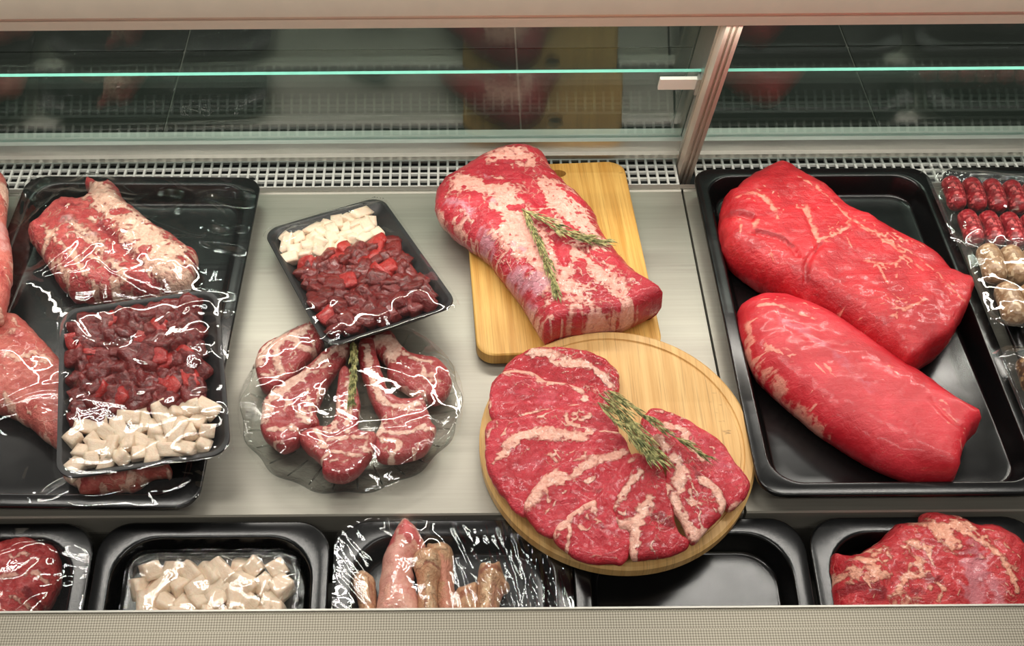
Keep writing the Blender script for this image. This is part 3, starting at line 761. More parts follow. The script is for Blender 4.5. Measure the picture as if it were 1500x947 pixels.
SL = [
 (S([(150, 150), (185, 112), (245, 82), (330, 75), (420, 84), (505, 115), (555, 160), (569, 210), (560, 250), (500, 300), (300, 320), (130, 260)]), M_SLICE2, .002,
  [(0, 16, 1, S([(250, 95), (320, 100)])), (0, 9, .95, S([(320, 130), (380, 140), (440, 140), (500, 180), (545, 220)])), (0, 13, .9, S([(365, 115), (420, 130), (450, 145)])), (1, 12, .6, S([(430, 100), (520, 150)])), (0, 5, .7, S([(470, 150), (550, 200)]))],
  'rearmost beef slice of the fan, with a knob of white fat'),
 (S([(93, 240), (108, 195), (160, 158), (250, 165), (300, 200), (400, 215), (470, 265), (505, 310), (490, 370), (180, 380), (100, 335)]), M_SLICE, .008,
  [(0, 12, 1, S([(155, 165), (220, 160), (260, 175), (290, 205)])), (0, 11, 1, S([(300, 205), (360, 195), (410, 225), (440, 260)])), (0, 4, .9, S([(200, 325), (300, 300), (420, 285)])), (0, 6, .8, S([(95, 260), (98, 290)])), (2, 40, .6, S([(200, 250), (320, 260)])), (0, 4, .7, S([(440, 260), (480, 290)]))],
  'smooth pink beef slice just before the rearmost one in the fan'),
 (S([(74, 440), (88, 350), (180, 332), (350, 296), (480, 292), (545, 345), (560, 400), (480, 470), (400, 540), (290, 620), (218, 688), (130, 605), (86, 530)]), M_SLICE, .011,
  [(0, 14, 1, S([(140, 460), (180, 420), (240, 390), (310, 385), (400, 400), (470, 390)])), (0, 12, .9, S([(260, 400), (360, 400), (440, 410)])), (0, 5, .8, S([(105, 500), (150, 450)])), (0, 6, .9, S([(370, 310), (380, 350), (420, 360)])), (0, 3, .7, S([(300, 420), (310, 470), (340, 500)])), (0, 4, .8, S([(75, 440), (90, 380)])), (2, 40, .5, S([(150, 520), (260, 500)]))],
  'broad beef slice with a curved white fat streak across it'),
 (S([(222, 640), (290, 545), (400, 450), (490, 378), (570, 395), (605, 450), (600, 530), (540, 620), (440, 690), (350, 760), (285, 755), (232, 700)]), M_SLICE, .015,
  [(0, 17, 1, S([(235, 640), (275, 580), (330, 545), (350, 560)])), (0, 11, 1, S([(350, 560), (420, 530), (480, 490), (590, 460)])), (0, 6, .9, S([(500, 375), (560, 385)])), (0, 5, .7, S([(400, 490), (470, 470)])), (1, 10, .7, S([(440, 600), (500, 600)])), (0, 5, .7, S([(235, 660), (300, 600)]))],
  'beef slice with wide pale fat wedge at its outer end'),
 (S([(322, 765), (370, 690), (460, 640), (530, 560), (590, 470), (650, 478), (650, 590), (640, 700), (592, 850), (530, 862), (450, 860), (372, 822)]), M_SLICE, .018,
  [(0, 14, 1, S([(335, 745), (370, 690), (430, 650), (470, 640)])), (0, 5, .9, S([(375, 810), (385, 740), (370, 700)])), (0, 6, .8, S([(470, 640), (480, 690)])), (0, 8, .8, S([(600, 490), (630, 480)])), (1, 14, .6, S([(440, 700), (560, 760)])), (0, 4, .6, S([(420, 830), (560, 840)]))],
  'deep red beef slice with thin fat on one side, next to the crumpled slice'),
 (S([(542, 655), (590, 560), (620, 490), (660, 462), (715, 500), (745, 580), (765, 670), (780, 745), (822, 790), (770, 832), (640, 852), (605, 838), (596, 750), (560, 735)]), M_SLICE2, .022,
  [(0, 9, 1, S([(550, 650), (600, 580), (640, 530)])), (0, 14, 1, S([(570, 735), (620, 710), (660, 660), (680, 640)])), (0, 14, 1, S([(615, 840), (620, 760), (650, 690)])), (0, 6, .8, S([(620, 540), (650, 550)])), (1, 14, .9, S([(690, 690), (760, 720)])), (0, 5, .8, S([(550, 690), (590, 740)])), (1, 12, .6, S([(700, 520), (720, 600)]))],
  'crumpled beef slice with ragged white fat in its middle'),
 (S([(728, 600), (735, 510), (690, 405), (725, 395), (780, 425), (830, 480), (885, 545), (940, 600), (953, 660), (890, 742), (832, 792), (790, 720), (750, 660)]), M_SLICE2, .024,
  [(0, 13, 1, S([(740, 590), (770, 640), (800, 710), (850, 760)])), (0, 15, .95, S([(770, 480), (790, 520), (780, 590)])), (0, 12, 1, S([(870, 560), (920, 590), (945, 660)])), (0, 14, .9, S([(700, 400), (730, 440)])), (0, 5, .9, S([(820, 600), (830, 640), (860, 650)])), (0, 10, .9, S([(830, 770), (880, 745)])), (1, 12, .8, S([(840, 520), (870, 580)]))],
  'heavily marbled beef slice with two thick white fat bands'),
 (S([(655, 325), (700, 303), (800, 335), (880, 380), (940, 430), (990, 500), (1042, 582), (1022, 632), (962, 670), (900, 600), (850, 530), (780, 500), (700, 470), (640, 400)]), M_SLICE, .009,
  [(0, 12, .95, S([(730, 355), (790, 380), (830, 440), (870, 480)])), (0, 6, .8, S([(960, 665), (1015, 630)])), (0, 6, .7, S([(690, 308), (760, 320)])), (2, 30, .6, S([(860, 420), (960, 520)]))],
  'long plain beef slice lying apart on the open side of the board'),
]
order = [0, 1, 2, 3, 4, 7, 6, 5]
for n, k in enumerate(order):
    ol, mt, off, st, lb = SL[k]
    z0 = cc[2]+off
    blob('beef_slice', ol, z0, 0.0135, mt, st, zfun=(lambda x, y, off=off: rbz(x, y)+off), step=0.0026, R=0.009, under=0.45, amp=0.0042, nf=45, seed=30+k, power=2.4, dome=0.12,
         label=lb, cat='beef slice', fatw=1.15, group='fanned beef slices on the round board', edge_amp=0.0022)

# ------------------------------------------------------------------ rosemary
def leaf_mat(name, c1, c2):
    t = NT(name); v = t.coords()
    nz = t.noise(v, 180., 2)
    return t.pbr(t.mix(t.smooth(nz, 0.35, 0.65), lin(c1), lin(c2)), 0.5, 0, None, 0.4)
M_NEEDLE = leaf_mat('rosemary_needle', (78, 84, 40), (176, 170, 112))
M_STEM = plain('rosemary_stem', (128, 108, 70), 0.6)
def rosemary(strands, label, seed, nlen=0.021, dens=900., spread=0.50, width=0.0009):
    rs = np.random.RandomState(seed)
    P0 = np.array(strands[0][0])
    e = empty('rosemary_sprig', tuple(P0)); tag(e, label, 'herb')
    st = MB(); nd = MB()
    for s in strands:
        c = resample(catmull(np.array(s)-P0, False, 8), 0.003, False)
        st.tube(c, np.linspace(0.0011, 0.0006, len(c)), 6)
        T = np.gradient(c, axis=0); T /= np.linalg.norm(T, axis=1)[:, None]
        Ls = len(c)*0.003
        for k in range(int(Ls*dens)):
            i = rs.randint(0, len(c)); tdir = T[i]
            side = rs.normal(0, 1, 3); side[2] = abs(side[2])*0.8; side -= tdir*(side@tdir); side /= np.linalg.norm(side)
            d = tdir+side*rs.uniform(0.15, spread); d /= np.linalg.norm(d)
            ln = nlen*rs.uniform(0.6, 1.15)
            a = c[i]; b = a+d*ln*0.5+side*0.001; q = a+d*ln+np.array([0, 0, -0.001])
            w = np.cross(d, [0, 0, 1.]); w /= np.linalg.norm(w)+1e-9; w = w*width*rs.uniform(.7, 1.2)
            up = np.cross(w, d); up = up/np.linalg.norm(up)*width*0.6
            nd.add([a-w*.4, a+w*.4, b+w, b+up, b-w, q, a+up*.4], [(0, 4, 3, 6), (6, 3, 2, 1), (4, 5, 3), (3, 5, 2), (0, 1, 2, 4), (4, 2, 5)])
    link('stem', st.mesh('stem', M_STEM, True), M_STEM, e)
    tag(link('needles', nd.mesh('needles', M_NEEDLE), M_NEEDLE, e), kind='stuff')
def wp(pts): return [tuple(U(x, y, z)) for x, y, z in pts]
rosemary([wp([(766, 306, .081), (785, 345, .081), (803, 385, .081), (816, 430, .078)]), wp([(769, 310, .082), (790, 360, .082), (812, 420, .079)])], 'rosemary sprig lying along the loin, tip near its cut end', 1, dens=620, spread=.38)
rosemary([wp([(764, 307, .083), (800, 322, .084), (840, 342, .083), (890, 354, .076)]), wp([(775, 312, .085), (830, 344, .085), (880, 357, .079)])], 'rosemary sprig lying across the loin, tip over its lean side', 2, dens=620, spread=.38)
zz = lambda y: rbz(0, U(905, y, .03)[1])+.046
rosemary([wp([(878, 578, zz(578)), (905, 605, zz(605)), (935, 645, zz(645)), (960, 672, zz(670))]), wp([(885, 574, zz(574)), (925, 615, zz(615)), (970, 672, zz(672))]), wp([(876, 590, zz(590)), (915, 630, zz(630)), (945, 668, zz(668))]), wp([(895, 585, zz(585)), (930, 635, zz(635)), (955, 670, zz(665))])],
         'thick rosemary bundle lying on the fanned beef slices', 3, dens=560, spread=0.42, nlen=.024)
rosemary([wp([(890, 572, zz(572)+.004), (935, 603, zz(603)), (985, 638, zz(638)), (1028, 666, zz(666)-.012)])], 'thin rosemary sprig pointing over the plain slice on round board', 4, dens=700, spread=0.35)

# ------------------------------------------------------------------ glass plate with lamb chops
def plate_glass():
    t = NT('pressed_glass'); v = t.coords()
    nm = t.bump(t.noise(v, 90., 3, 0.5, 1.0), 0.5, 0.002)
    fc = t.n('LayerWeight', {'Blend': 0.5, 'Normal': nm}).outputs['Facing']
    tr = t.n('BsdfTransparent', {0: t.mix(t.smooth(fc, 0.25, 0.85), (0.95, 0.965, 0.955, 1), (0.42, 0.44, 0.43, 1))})
    gl = t.n('BsdfGlossy', {'Color': (1, 1, 1, 1), 'Roughness': 0.05, 'Normal': nm})
    return t.done(t.n('MixShader', {0: t.schlick(1.55, nm), 1: tr.outputs[0], 2: gl.outputs[0]}))
M_PLATE = plate_glass()
pc = U(515, 591, .016)
def sc(th, r): return 1+0.018*math.cos(14*th)*max(0, (r-.10)/.025) if r > .10 else 1.0
RP = 0.124
plate = empty('glass_plate', (pc[0], pc[1], 0.0012)); tag(plate, 'clear scalloped glass plate under the lamb chops', 'plate')
plm = lathe('plate_body', [(.003, .0), (.080, .0), (.088, .002), (.110, .010), (RP, .0165), (RP+.0008, .018), (RP, .019), (.110, .0125), (.088, .0045), (.080, .003), (.003, .003)], M_PLATE, 168, sc)
link('plate_body', plm, M_PLATE, plate)
for k in range(28):      # pressed ribs on the flange
    th = 2*math.pi*(k+.5)/28
    mb = MB(); c, s_ = math.cos(th), math.sin(th)
    mb.tube([(c*.084, s_*.084, .0045), (c*.100, s_*.100, .0095), (c*.119, s_*.119, .0172)], [.0006, .0012, .0007], 6)
    link('pressed_rib', mb.mesh('pressed_rib', M_PLATE, True), M_PLATE, plate)
M_CHOP = meat('lamb_chop', (158, 52, 54), (180, 72, 70), (238, 206, 186), mem=(206, 120, 120), dark=(150, 24, 34), vein=0.5, vscale=90., rough=0.36, bump=0.4, fib=(80, 80, 60), fatnoise=0.45, n1s=50)
K = lambda p: crop((340, 450), 3.266, p)
CH = [
 (K([(115, 265), (150, 192), (250, 150), (380, 97), (435, 160), (440, 190), (400, 235), (335, 290), (290, 350), (210, 405), (145, 400), (120, 330)]), .012, .020,
  [(0, 16, 1, K([(125, 270), (160, 205), (260, 155), (370, 110)])), (0, 12, .9, K([(210, 190), (215, 260), (240, 330)])), (0, 12, .95, K([(300, 160), (340, 200), (390, 210)])), (1, 14, .9, K([(330, 150), (345, 150)])), (1, 14, .8, K([(180, 360), (230, 370)])), (0, 8, .9, K([(150, 330), (220, 350)])), (1, 14, .9, K([(420, 190), (400, 215)])), (0, 4, .8, K([(380, 140), (400, 210)]))],
  'lamb chop nearest the scalloped plate rim, partly under the longest-boned chop'),
 (K([(138, 545), (158, 455), (240, 382), (330, 330), (440, 232), (545, 172), (562, 205), (530, 275), (455, 385), (405, 510), (420, 575), (335, 605), (322, 655), (240, 686), (165, 640), (140, 600)]), .017, .022,
  [(0, 20, 1, K([(150, 530), (175, 455), (250, 390), (330, 345)])), (0, 12, .9, K([(330, 345), (440, 250), (540, 185)])), (0, 9, .85, K([(400, 320), (480, 260), (550, 210)])), (0, 14, .9, K([(340, 500), (330, 540), (360, 545)])), (0, 8, .9, K([(170, 590), (250, 590), (330, 590)])), (1, 18, 1, K([(365, 340), (360, 360)])), (1, 14, 1, K([(395, 560), (410, 575)])), (0, 6, .9, K([(360, 400), (370, 470), (380, 520)])), (0, 6, .9, K([(430, 380), (390, 480)])), (1, 14, .7, K([(240, 640), (300, 630)])), (0, 6, .9, K([(150, 650), (240, 650)]))],
  'lamb chop with the longest bone and a thick curved fat edge'),
 (K([(640, 165), (750, 124), (800, 180), (860, 235), (990, 262), (1052, 365), (1000, 450), (925, 452), (830, 405), (752, 352), (738, 280), (705, 240)]), .012, .020,
  [(0, 22, 1, K([(680, 180), (740, 160), (770, 190), (760, 240)])), (0, 7, .95, K([(760, 355), (850, 400), (920, 430)])), (0, 8, .9, K([(790, 200), (860, 250), (960, 270)])), (0, 9, .9, K([(910, 290), (920, 340), (960, 330)])), (1, 14, 1, K([(775, 190), (780, 195)])), (1, 16, .9, K([(1000, 330), (1030, 380)])), (0, 7, .8, K([(940, 360), (1000, 360)])), (1, 12, .8, K([(960, 420), (1000, 420)]))],
  'lamb chop with a round dark eye and short stubby bone'),
 (K([(608, 180), (672, 165), (700, 255), (740, 390), (790, 445), (860, 455), (912, 440), (955, 560), (978, 600), (920, 700), (780, 742), (692, 722), (682, 630), (715, 560), (670, 480), (640, 380), (610, 290)]), .016, .020,
  [(0, 12, .95, K([(640, 190), (660, 300), (700, 420), (740, 470)])), (0, 9, .9, K([(690, 540), (700, 610), (720, 600)])), (0, 10, .9, K([(760, 480), (860, 480), (910, 460)])), (0, 9, .9, K([(720, 640), (800, 660), (760, 720)])), (0, 7, .9, K([(700, 520), (730, 600), (840, 610), (920, 570)])), (1, 14, .9, K([(840, 680), (900, 650)])), (1, 10, .9, K([(620, 240), (640, 330)])), (0, 8, .8, K([(900, 590), (960, 590)]))],
  'lamb chop with a long curved bone bending round its eye'),
 (K([(515, 330), (560, 310), (612, 455), (606, 600), (688, 618), (680, 690), (610, 790), (540, 830), (440, 810), (425, 745), (335, 670), (332, 620), (400, 590), (480, 570), (498, 450)]), .019, .022,
  [(0, 11, .95, K([(560, 340), (560, 460), (560, 600)])), (0, 7, .9, K([(510, 420), (505, 540), (470, 600)])), (0, 10, .9, K([(400, 600), (430, 640), (440, 680)])), (0, 8, .9, K([(460, 640), (550, 630), (640, 630)])), (0, 7, .9, K([(420, 740), (480, 700), (600, 720), (670, 680)])), (1, 22, 1, K([(470, 770), (540, 790), (590, 770)])), (0, 9, .8, K([(480, 740), (530, 750)])), (1, 10, .8, K([(590, 480), (590, 580)])), (0, 6, .8, K([(650, 640), (630, 690)]))],
  'upright lamb chop with straight bone below the rosemary, red end'),
]
for k, (ol, off, H, st, lb) in enumerate(CH):
    blob('lamb_chop', ol, off, H, M_CHOP, st, step=0.0026, R=0.007, under=0.45, amp=0.0030, nf=60, seed=60+k, power=2.6, dome=0.08, label=lb, cat='lamb chop', fatw=1.05, group='lamb chops on the glass plate', key='plate', edge_amp=0.0015)
rosemary([wp([(517, 500, .046), (516, 540, .045), (514, 588, .043)]), wp([(522, 505, .046), (518, 560, .045), (517, 585, .042)])], 'small rosemary sprig between the lamb chop bones', 5, dens=900, spread=0.35, nlen=.014)
PM = Matrix.Translation((pc[0], pc[1], 0.0012))
membrane('cling_film', PM, .132, .132, .1, M_FILM, OBST['plate'], edge_z=0.021, res=.0024, wr=34, wamp=.0035, seed=5, rnd=.127, parent=plate, skirt=.014)

# ------------------------------------------------------------------ diced pieces
import bmesh
def chunk_mesh(name, seed, size, boxy, amp, mat, aspect=(1, 1, 1), cuts=3):
    bm = bmesh.new(); bmesh.ops.create_cube(bm, size=2.0)
    bmesh.ops.subdivide_edges(bm, edges=bm.edges[:], cuts=cuts, use_grid_fill=True)
    P = np.array([v.co[:] for v in bm.verts])
    Sx = P/np.linalg.norm(P, axis=1)[:, None]
    Q = P*boxy*0.86+Sx*(1-boxy)
    Q = Q+Sx*(vnoise(P+seed*5.1, 0.9, 3, seed)*amp)[:, None]
    rs = np.random.RandomState(seed); sh = rs.uniform(-.18, .18, 3)
    Q[:, 0] += Q[:, 2]*sh[0]+Q[:, 1]*sh[1]; Q[:, 1] += Q[:, 2]*sh[2]
    Q = Q*np.array(aspect)*size/2
    for v, q in zip(bm.verts, Q): v.co = q
    me = bpy.data.meshes.new(name); bm.to_mesh(me); bm.free()
    me.polygons.foreach_set('use_smooth', np.ones(len(me.polygons), bool))
    me.materials.append(mat)
    return me
def liver_mat(name, c1, c2, hi):
    t = NT(name); v = t.coords()
    inf = t.n('ObjectInfo')
    a = t.noise(v, 160., 5, 0.6, 0.5); b = t.noise(v, 500., 3, 0.6)
    c = t.mix(t.smooth(a, 0.35, 0.7), lin(c1), lin(c2))
    c = t.mix(t.smooth(inf.outputs['Random'], 0.4, 0.97, 0, 0.6), c, lin(hi))
    return t.pbr(c, 0.30, 0, t.bump(t.math('ADD', a, t.math('MULTIPLY', b, .3)), 0.8, 0.004), 0.5, 0.0, 0.35)
M_LIVER = liver_mat('diced_liver', (86, 12, 10), (126, 26, 20), (120, 18, 14))
M_FATC = meat('diced_fat', (228, 206, 180), (236, 220, 198), (236, 206, 184), dark=(216, 160, 130), rough=0.42, bump=0.2, sss=0.2, coat=0.1)
M_LIVER2 = liver_mat('diced_liver_bright', (150, 22, 20), (180, 40, 34), (186, 44, 36))
LIV = [chunk_mesh('liver_piece', 100+k, .0225, .74, .42, M_LIVER2 if k > 6 else M_LIVER, (1.0+.22*(k % 3), 1.0, .70+.1*(k % 2))) for k in range(8)]
FAT = [chunk_mesh('fat_cube', 200+k, .0175, .90, .10, M_FATC, (1.0+.4*(k % 3), 1.0, .9)) for k in range(6)]
def scatter(M, cells, meshes, name, label, cat, group, z, jit, rs, key, ztilt=.3, zrise=0.0):
    pts = []
    for (x, y) in cells:
        me = meshes[rs.randint(len(meshes))]
        o = link(name, me, None)
        R_ = Matrix.Rotation(rs.uniform(0, 6.28), 4, 'Z') @ Matrix.Rotation(rs.normal(0, ztilt), 4, 'X') @ Matrix.Rotation(rs.normal(0, ztilt), 4, 'Y')
        p = M @ Vector((x+rs.uniform(-jit, jit), y+rs.uniform(-jit, jit), z+rs.uniform(-.002, .0035)+zrise*rs.rand()))
        o.matrix_basis = Matrix.Translation(p) @ (M.to_3x3().to_4x4()) @ R_
        lb = label
        if me.materials[0] is M_LIVER2: lb = label.replace('dark red', 'bright red')
        if cat == 'fat cube' and meshes.index(me) % 3 == 2: lb = label.replace('white fat cube', 'oblong white fat piece')
        tag(o, lb, cat, group)
        v = np.array([mv.co[:] for mv in me.vertices]); mb4 = np.array(o.matrix_basis)
        pts.append(v@mb4[:3, :3].T+mb4[:3, 3])
    OBST.setdefault(key, []).extend(pts)
def foam(M, w, l, rootname, label, group=None, mat=None, cat='meat package'):
    e = root(rootname, M, label, cat, group)
    rg = [(.024, -.0235, .012), (.0045, -.003, .020), (0.0, -.001, .022), (.0005, .001, .022), (.0045, .001, .020), (.006, -.0005, .019), (.022, -.020, .010)]
    link('foam_tray', loft('foam_tray', w, l, rg, mat or M_FOAM, True, True, 8, True, 60), mat or M_FOAM, e)
    return e
def grid(x0, x1, y0, y1, p, test=None, rs=None):
    out = []; row = 0; y = y0
    while y <= y1:
        x = x0+(p/2 if row % 2 else 0)
        while x <= x1:
            if test is None or test(x, y): out.append((x, y))
            x += p
        y += p*.9; row += 1
    return out
rs1 = np.random.RandomState(11)
# package leaning on the lamb tray
M1, w1, l1 = frame([(80, 449), (301, 434), (360, 672), (92, 692)], [.086, .086, .066, .066])
e1 = foam(M1, w1, l1, 'liver_package', 'black foam tray of diced liver and fat resting on the lamb tray')
scatter(M1, grid(-.40*w1, .36*w1, -.145*l1, .42*l1, .0138), LIV, 'liver_piece', 'dark red diced liver in the package on the lamb tray', 'liver piece', 'liver dice on the lamb tray', -.0075, .003, rs1, 'p1', .35, .004)
scatter(M1, grid(-.40*w1, .41*w1, -.41*l1, -.20*l1, .0162), FAT, 'fat_cube', 'white fat cube beside liver in the package on the lamb tray', 'fat cube', 'fat cubes on the lamb tray', -.0085, .003, rs1, 'p1', .3, .003)
membrane('cling_film', M1, w1/2+.003, l1/2+.003, .022, M_FILM, OBST['p1'], edge_z=.0022, res=.0028, wr=26, wamp=.0026, seed=3, parent=e1)
# package leaning on the plate
M2, w2, l2 = frame([(376, 342), (562, 286), (670, 452), (487, 505)], [.028, .028, .066, .066])
e2 = foam(M2, w2, l2, 'liver_package', 'black foam tray of diced liver and fat propped on the glass plate')
tst = lambda x, y: y < .235*l2 + .02*x/w2
scatter(M2, grid(-.37*w2, .35*w2, -.385*l2, .17*l2, .0136), LIV, 'liver_piece', 'dark red diced liver in the package propped on the plate', 'liver piece', 'liver dice over the plate', -.0075, .003, rs1, 'p2', .35, .005)
scatter(M2, grid(-.38*w2, .36*w2, .235*l2, .42*l2, .0162), FAT, 'fat_cube', 'white fat cube beside liver in the package propped on the plate', 'fat cube', 'fat cubes over the plate', -.0085, .003, rs1, 'p2', .3, .003)
membrane('cling_film', M2, w2/2+.003, l2/2+.003, .022, M_FILM, OBST['p2'], edge_z=.0022, res=.0028, wr=20, wamp=.0022, seed=8, parent=e2)

# ------------------------------------------------------------------ lamb in the wrapped tray
M_RIB = meat('lamb_rib', (176, 50, 54), (204, 92, 86), (242, 208, 184), mem=(196, 150, 146), dark=(120, 14, 24), vein=0.9, vscale=70., rough=0.36, bump=0.6, fib=(60, 140, 60), frot=(0, 0, math.radians(-30)), fatnoise=0.7, n1s=45)
M_LAMB = meat('lamb_leg', (188, 84, 76), (214, 122, 108), (244, 206, 184), mem=(206, 156, 150), dark=(160, 40, 44), vein=0.5, vscale=50., rough=0.36, bump=0.4, fib=(60, 120, 60), fatnoise=1.0, n1s=40)
G = lambda p: crop((0, 240), 3.643, p)
olG = G([(160, 415), (172, 370), (230, 310), (335, 232), (400, 220), (450, 228), (478, 180), (458, 135), (482, 108), (520, 128), (560, 140), (592, 118), (625, 145), (660, 190), (700, 240), (760, 290), (830, 350), (900, 390), (1000, 460), (1050, 500), (1038, 600), (1020, 645), (940, 690), (850, 702), (650, 712), (400, 716), (365, 670), (315, 650), (280, 580), (220, 500)])
stG = [(0, 34, 1, G([(490, 130), (560, 200), (640, 270), (720, 330), (800, 380)])), (0, 34, 1, G([(740, 390), (830, 450), (920, 500), (1000, 560)])), (0, 26, 1, G([(820, 540), (900, 570), (980, 600)])), (0, 12, .9, G([(600, 150), (640, 200)])),
       (0, 14, .9, G([(330, 640), (370, 680)])), (0, 12, .8, G([(200, 440), (260, 400), (320, 360)])), (0, 10, .85, G([(330, 440), (380, 480), (430, 560)])), (0, 14, .8, G([(380, 330), (470, 400), (560, 470)])), (0, 10, .8, G([(600, 620), (700, 650), (760, 640)])), (0, 12, .8, G([(500, 510), (600, 540), (660, 600)])), (0, 8, .8, G([(260, 490), (330, 560), (360, 620)])),
       (0, 8, .9, G([(440, 560), (500, 640), (600, 690)])), (0, 9, .8, G([(240, 340), (300, 420)])),
       (0, 10, -1, G([(770, 465), (800, 470)])), (0, 12, -1, G([(620, 265), (680, 275)])), (1, 14, .9, G([(530, 320), (650, 430), (760, 540), (880, 640)])), (1, 16, .9, G([(600, 560), (650, 560)])), (1, 18, .8, G([(510, 440), (540, 470)])), (1, 18, .8, G([(180, 410), (230, 460), (300, 560)])), (1, 12, .8, G([(900, 400), (1030, 490)])), (1, 12, .8, G([(340, 235), (430, 240)])), (2, 16, .9, G([(350, 320), (400, 330)])), (2, 14, .8, G([(470, 410), (520, 400)])), (1, 14, .7, G([(700, 620), (780, 640)]))]  # the long dark stroke paints shade into the main crevice
blob('lamb_rib_rack', olG, FZ, 0.052, M_RIB, stG, fatw=1.5, step=0.0022, R=0.026, under=0.38, amp=0.0065, nf=38, seed=77, power=2.2, dome=0.15, cuts=[(9, .007, G([(500, 300), (640, 430), (780, 560), (900, 660)])), (8, .005, G([(350, 420), (420, 520), (440, 640)])), (8, .005, G([(480, 420), (560, 560), (600, 680)])), (8, .004, G([(250, 420), (320, 540)]))], label='lamb rib rack with thick fat ridge under film in black tray', cat='lamb', key='L', edge_amp=0.003)
olK = [(-60, 478), (-10, 470), (20, 464), (34, 472), (55, 492), (85, 525), (125, 565), (190, 625), (252, 690), (222, 700), (195, 716), (150, 720), (119, 727), (113, 712), (92, 702), (95, 672), (60, 640), (20, 612), (-20, 600), (-70, 580)]
H5 = lambda p: crop((0, 430), 2.87, p)
stK = [(0, 14, .9, H5([(30, 270), (90, 280), (150, 260), (200, 290)])), (0, 12, .9, H5([(20, 430), (70, 520), (110, 570)])), (0, 16, .9, H5([(100, 560), (170, 600), (240, 680)])), (0, 8, .8, H5([(60, 110), (80, 150)])), (0, 10, .8, H5([(0, 180), (60, 170)])), (1, 14, .7, H5([(0, 150), (80, 200)])), (1, 12, .7, H5([(40, 460), (60, 500)])), (0, 12, .95, H5([(270, 760), (310, 790), (330, 770)])), (0, 12, .9, H5([(420, 800), (500, 800), (560, 760)])), (1, 12, 1, H5([(345, 790), (370, 800)])), (0, 12, .9, H5([(600, 770), (700, 740)]))]
blob('lamb_piece', olK, FZ, 0.034, M_LAMB, stK, step=0.003, R=0.02, under=0.4, amp=0.005, nf=40, seed=81, label='pale lamb cut poking out from beneath the liver package', cat='lamb', key='L', edge_amp=0.003)
olJ = [(-60, 262), (-10, 256), (8, 262), (12, 290), (10, 330), (17, 370), (18, 400), (12, 440), (2, 468), (-40, 475), (-70, 400)]
stJ = [(0, 12, .95, [(2, 262), (6, 285)]), (0, 8, .8, [(14, 370), (14, 420), (6, 455)]), (2, 14, .9, [(0, 320), (2, 360)]), (1, 8, .8, [(2, 395), (4, 410)]), (0, 10, .8, [(-10, 440), (0, 465)]), (0, 12, .8, [(-20, 300), (-20, 420)])]
blob('lamb_haunch', olJ, 0.033, 0.045, M_LAMB, stJ, step=0.003, R=0.03, under=0.4, amp=0.004, nf=35, seed=83, label='pale lamb haunch lying along the rim next to the rib rack tray', cat='lamb')
membrane('cling_film', ML, .160, .264, .028, M_FILM, OBST['L'], edge_z=.0022, res=.0022, wr=70, wamp=.0042, seed=12, parent=wl, it=320)

# ------------------------------------------------------------------ front row of deep trays
TA = math.radians(10)
FY, FZ0, FW, FL = 0.684, -0.004, 0.2470, 0.325
def front_M(x0): return Matrix.Translation((x0+FW/2, FY-math.cos(TA)*FL/2, FZ0-math.sin(TA)*FL/2)) @ Matrix.Rotation(TA, 4, 'X')
FT = tray_mesh(FW, FL, 0.034, 0.019, 0.048, 0.008)
FX = [-0.6365, -0.3865, -0.1340, 0.1155, 0.3660]
FLAB = ['deep black tray with film-wrapped red meat in the front row', 'deep black tray around the clear pack of diced fat', 'deep black tray of trotters and bones under crinkled film', 'empty deep black tray partly under the round board', 'deep black tray around the big beef joint in front row']
froot = []
for k, x in enumerate(FX):
    e = root('front_tray', front_M(x), FLAB[k], 'tray', 'deep black trays along the front edge')
    link('tray_body', FT, M_TRAY, e); froot.append(e)
def fz(off): return lambda x, y: FZ0-0.0345+off+(y-FY)*math.tan(TA)
zb = FZ0-0.0345-0.012
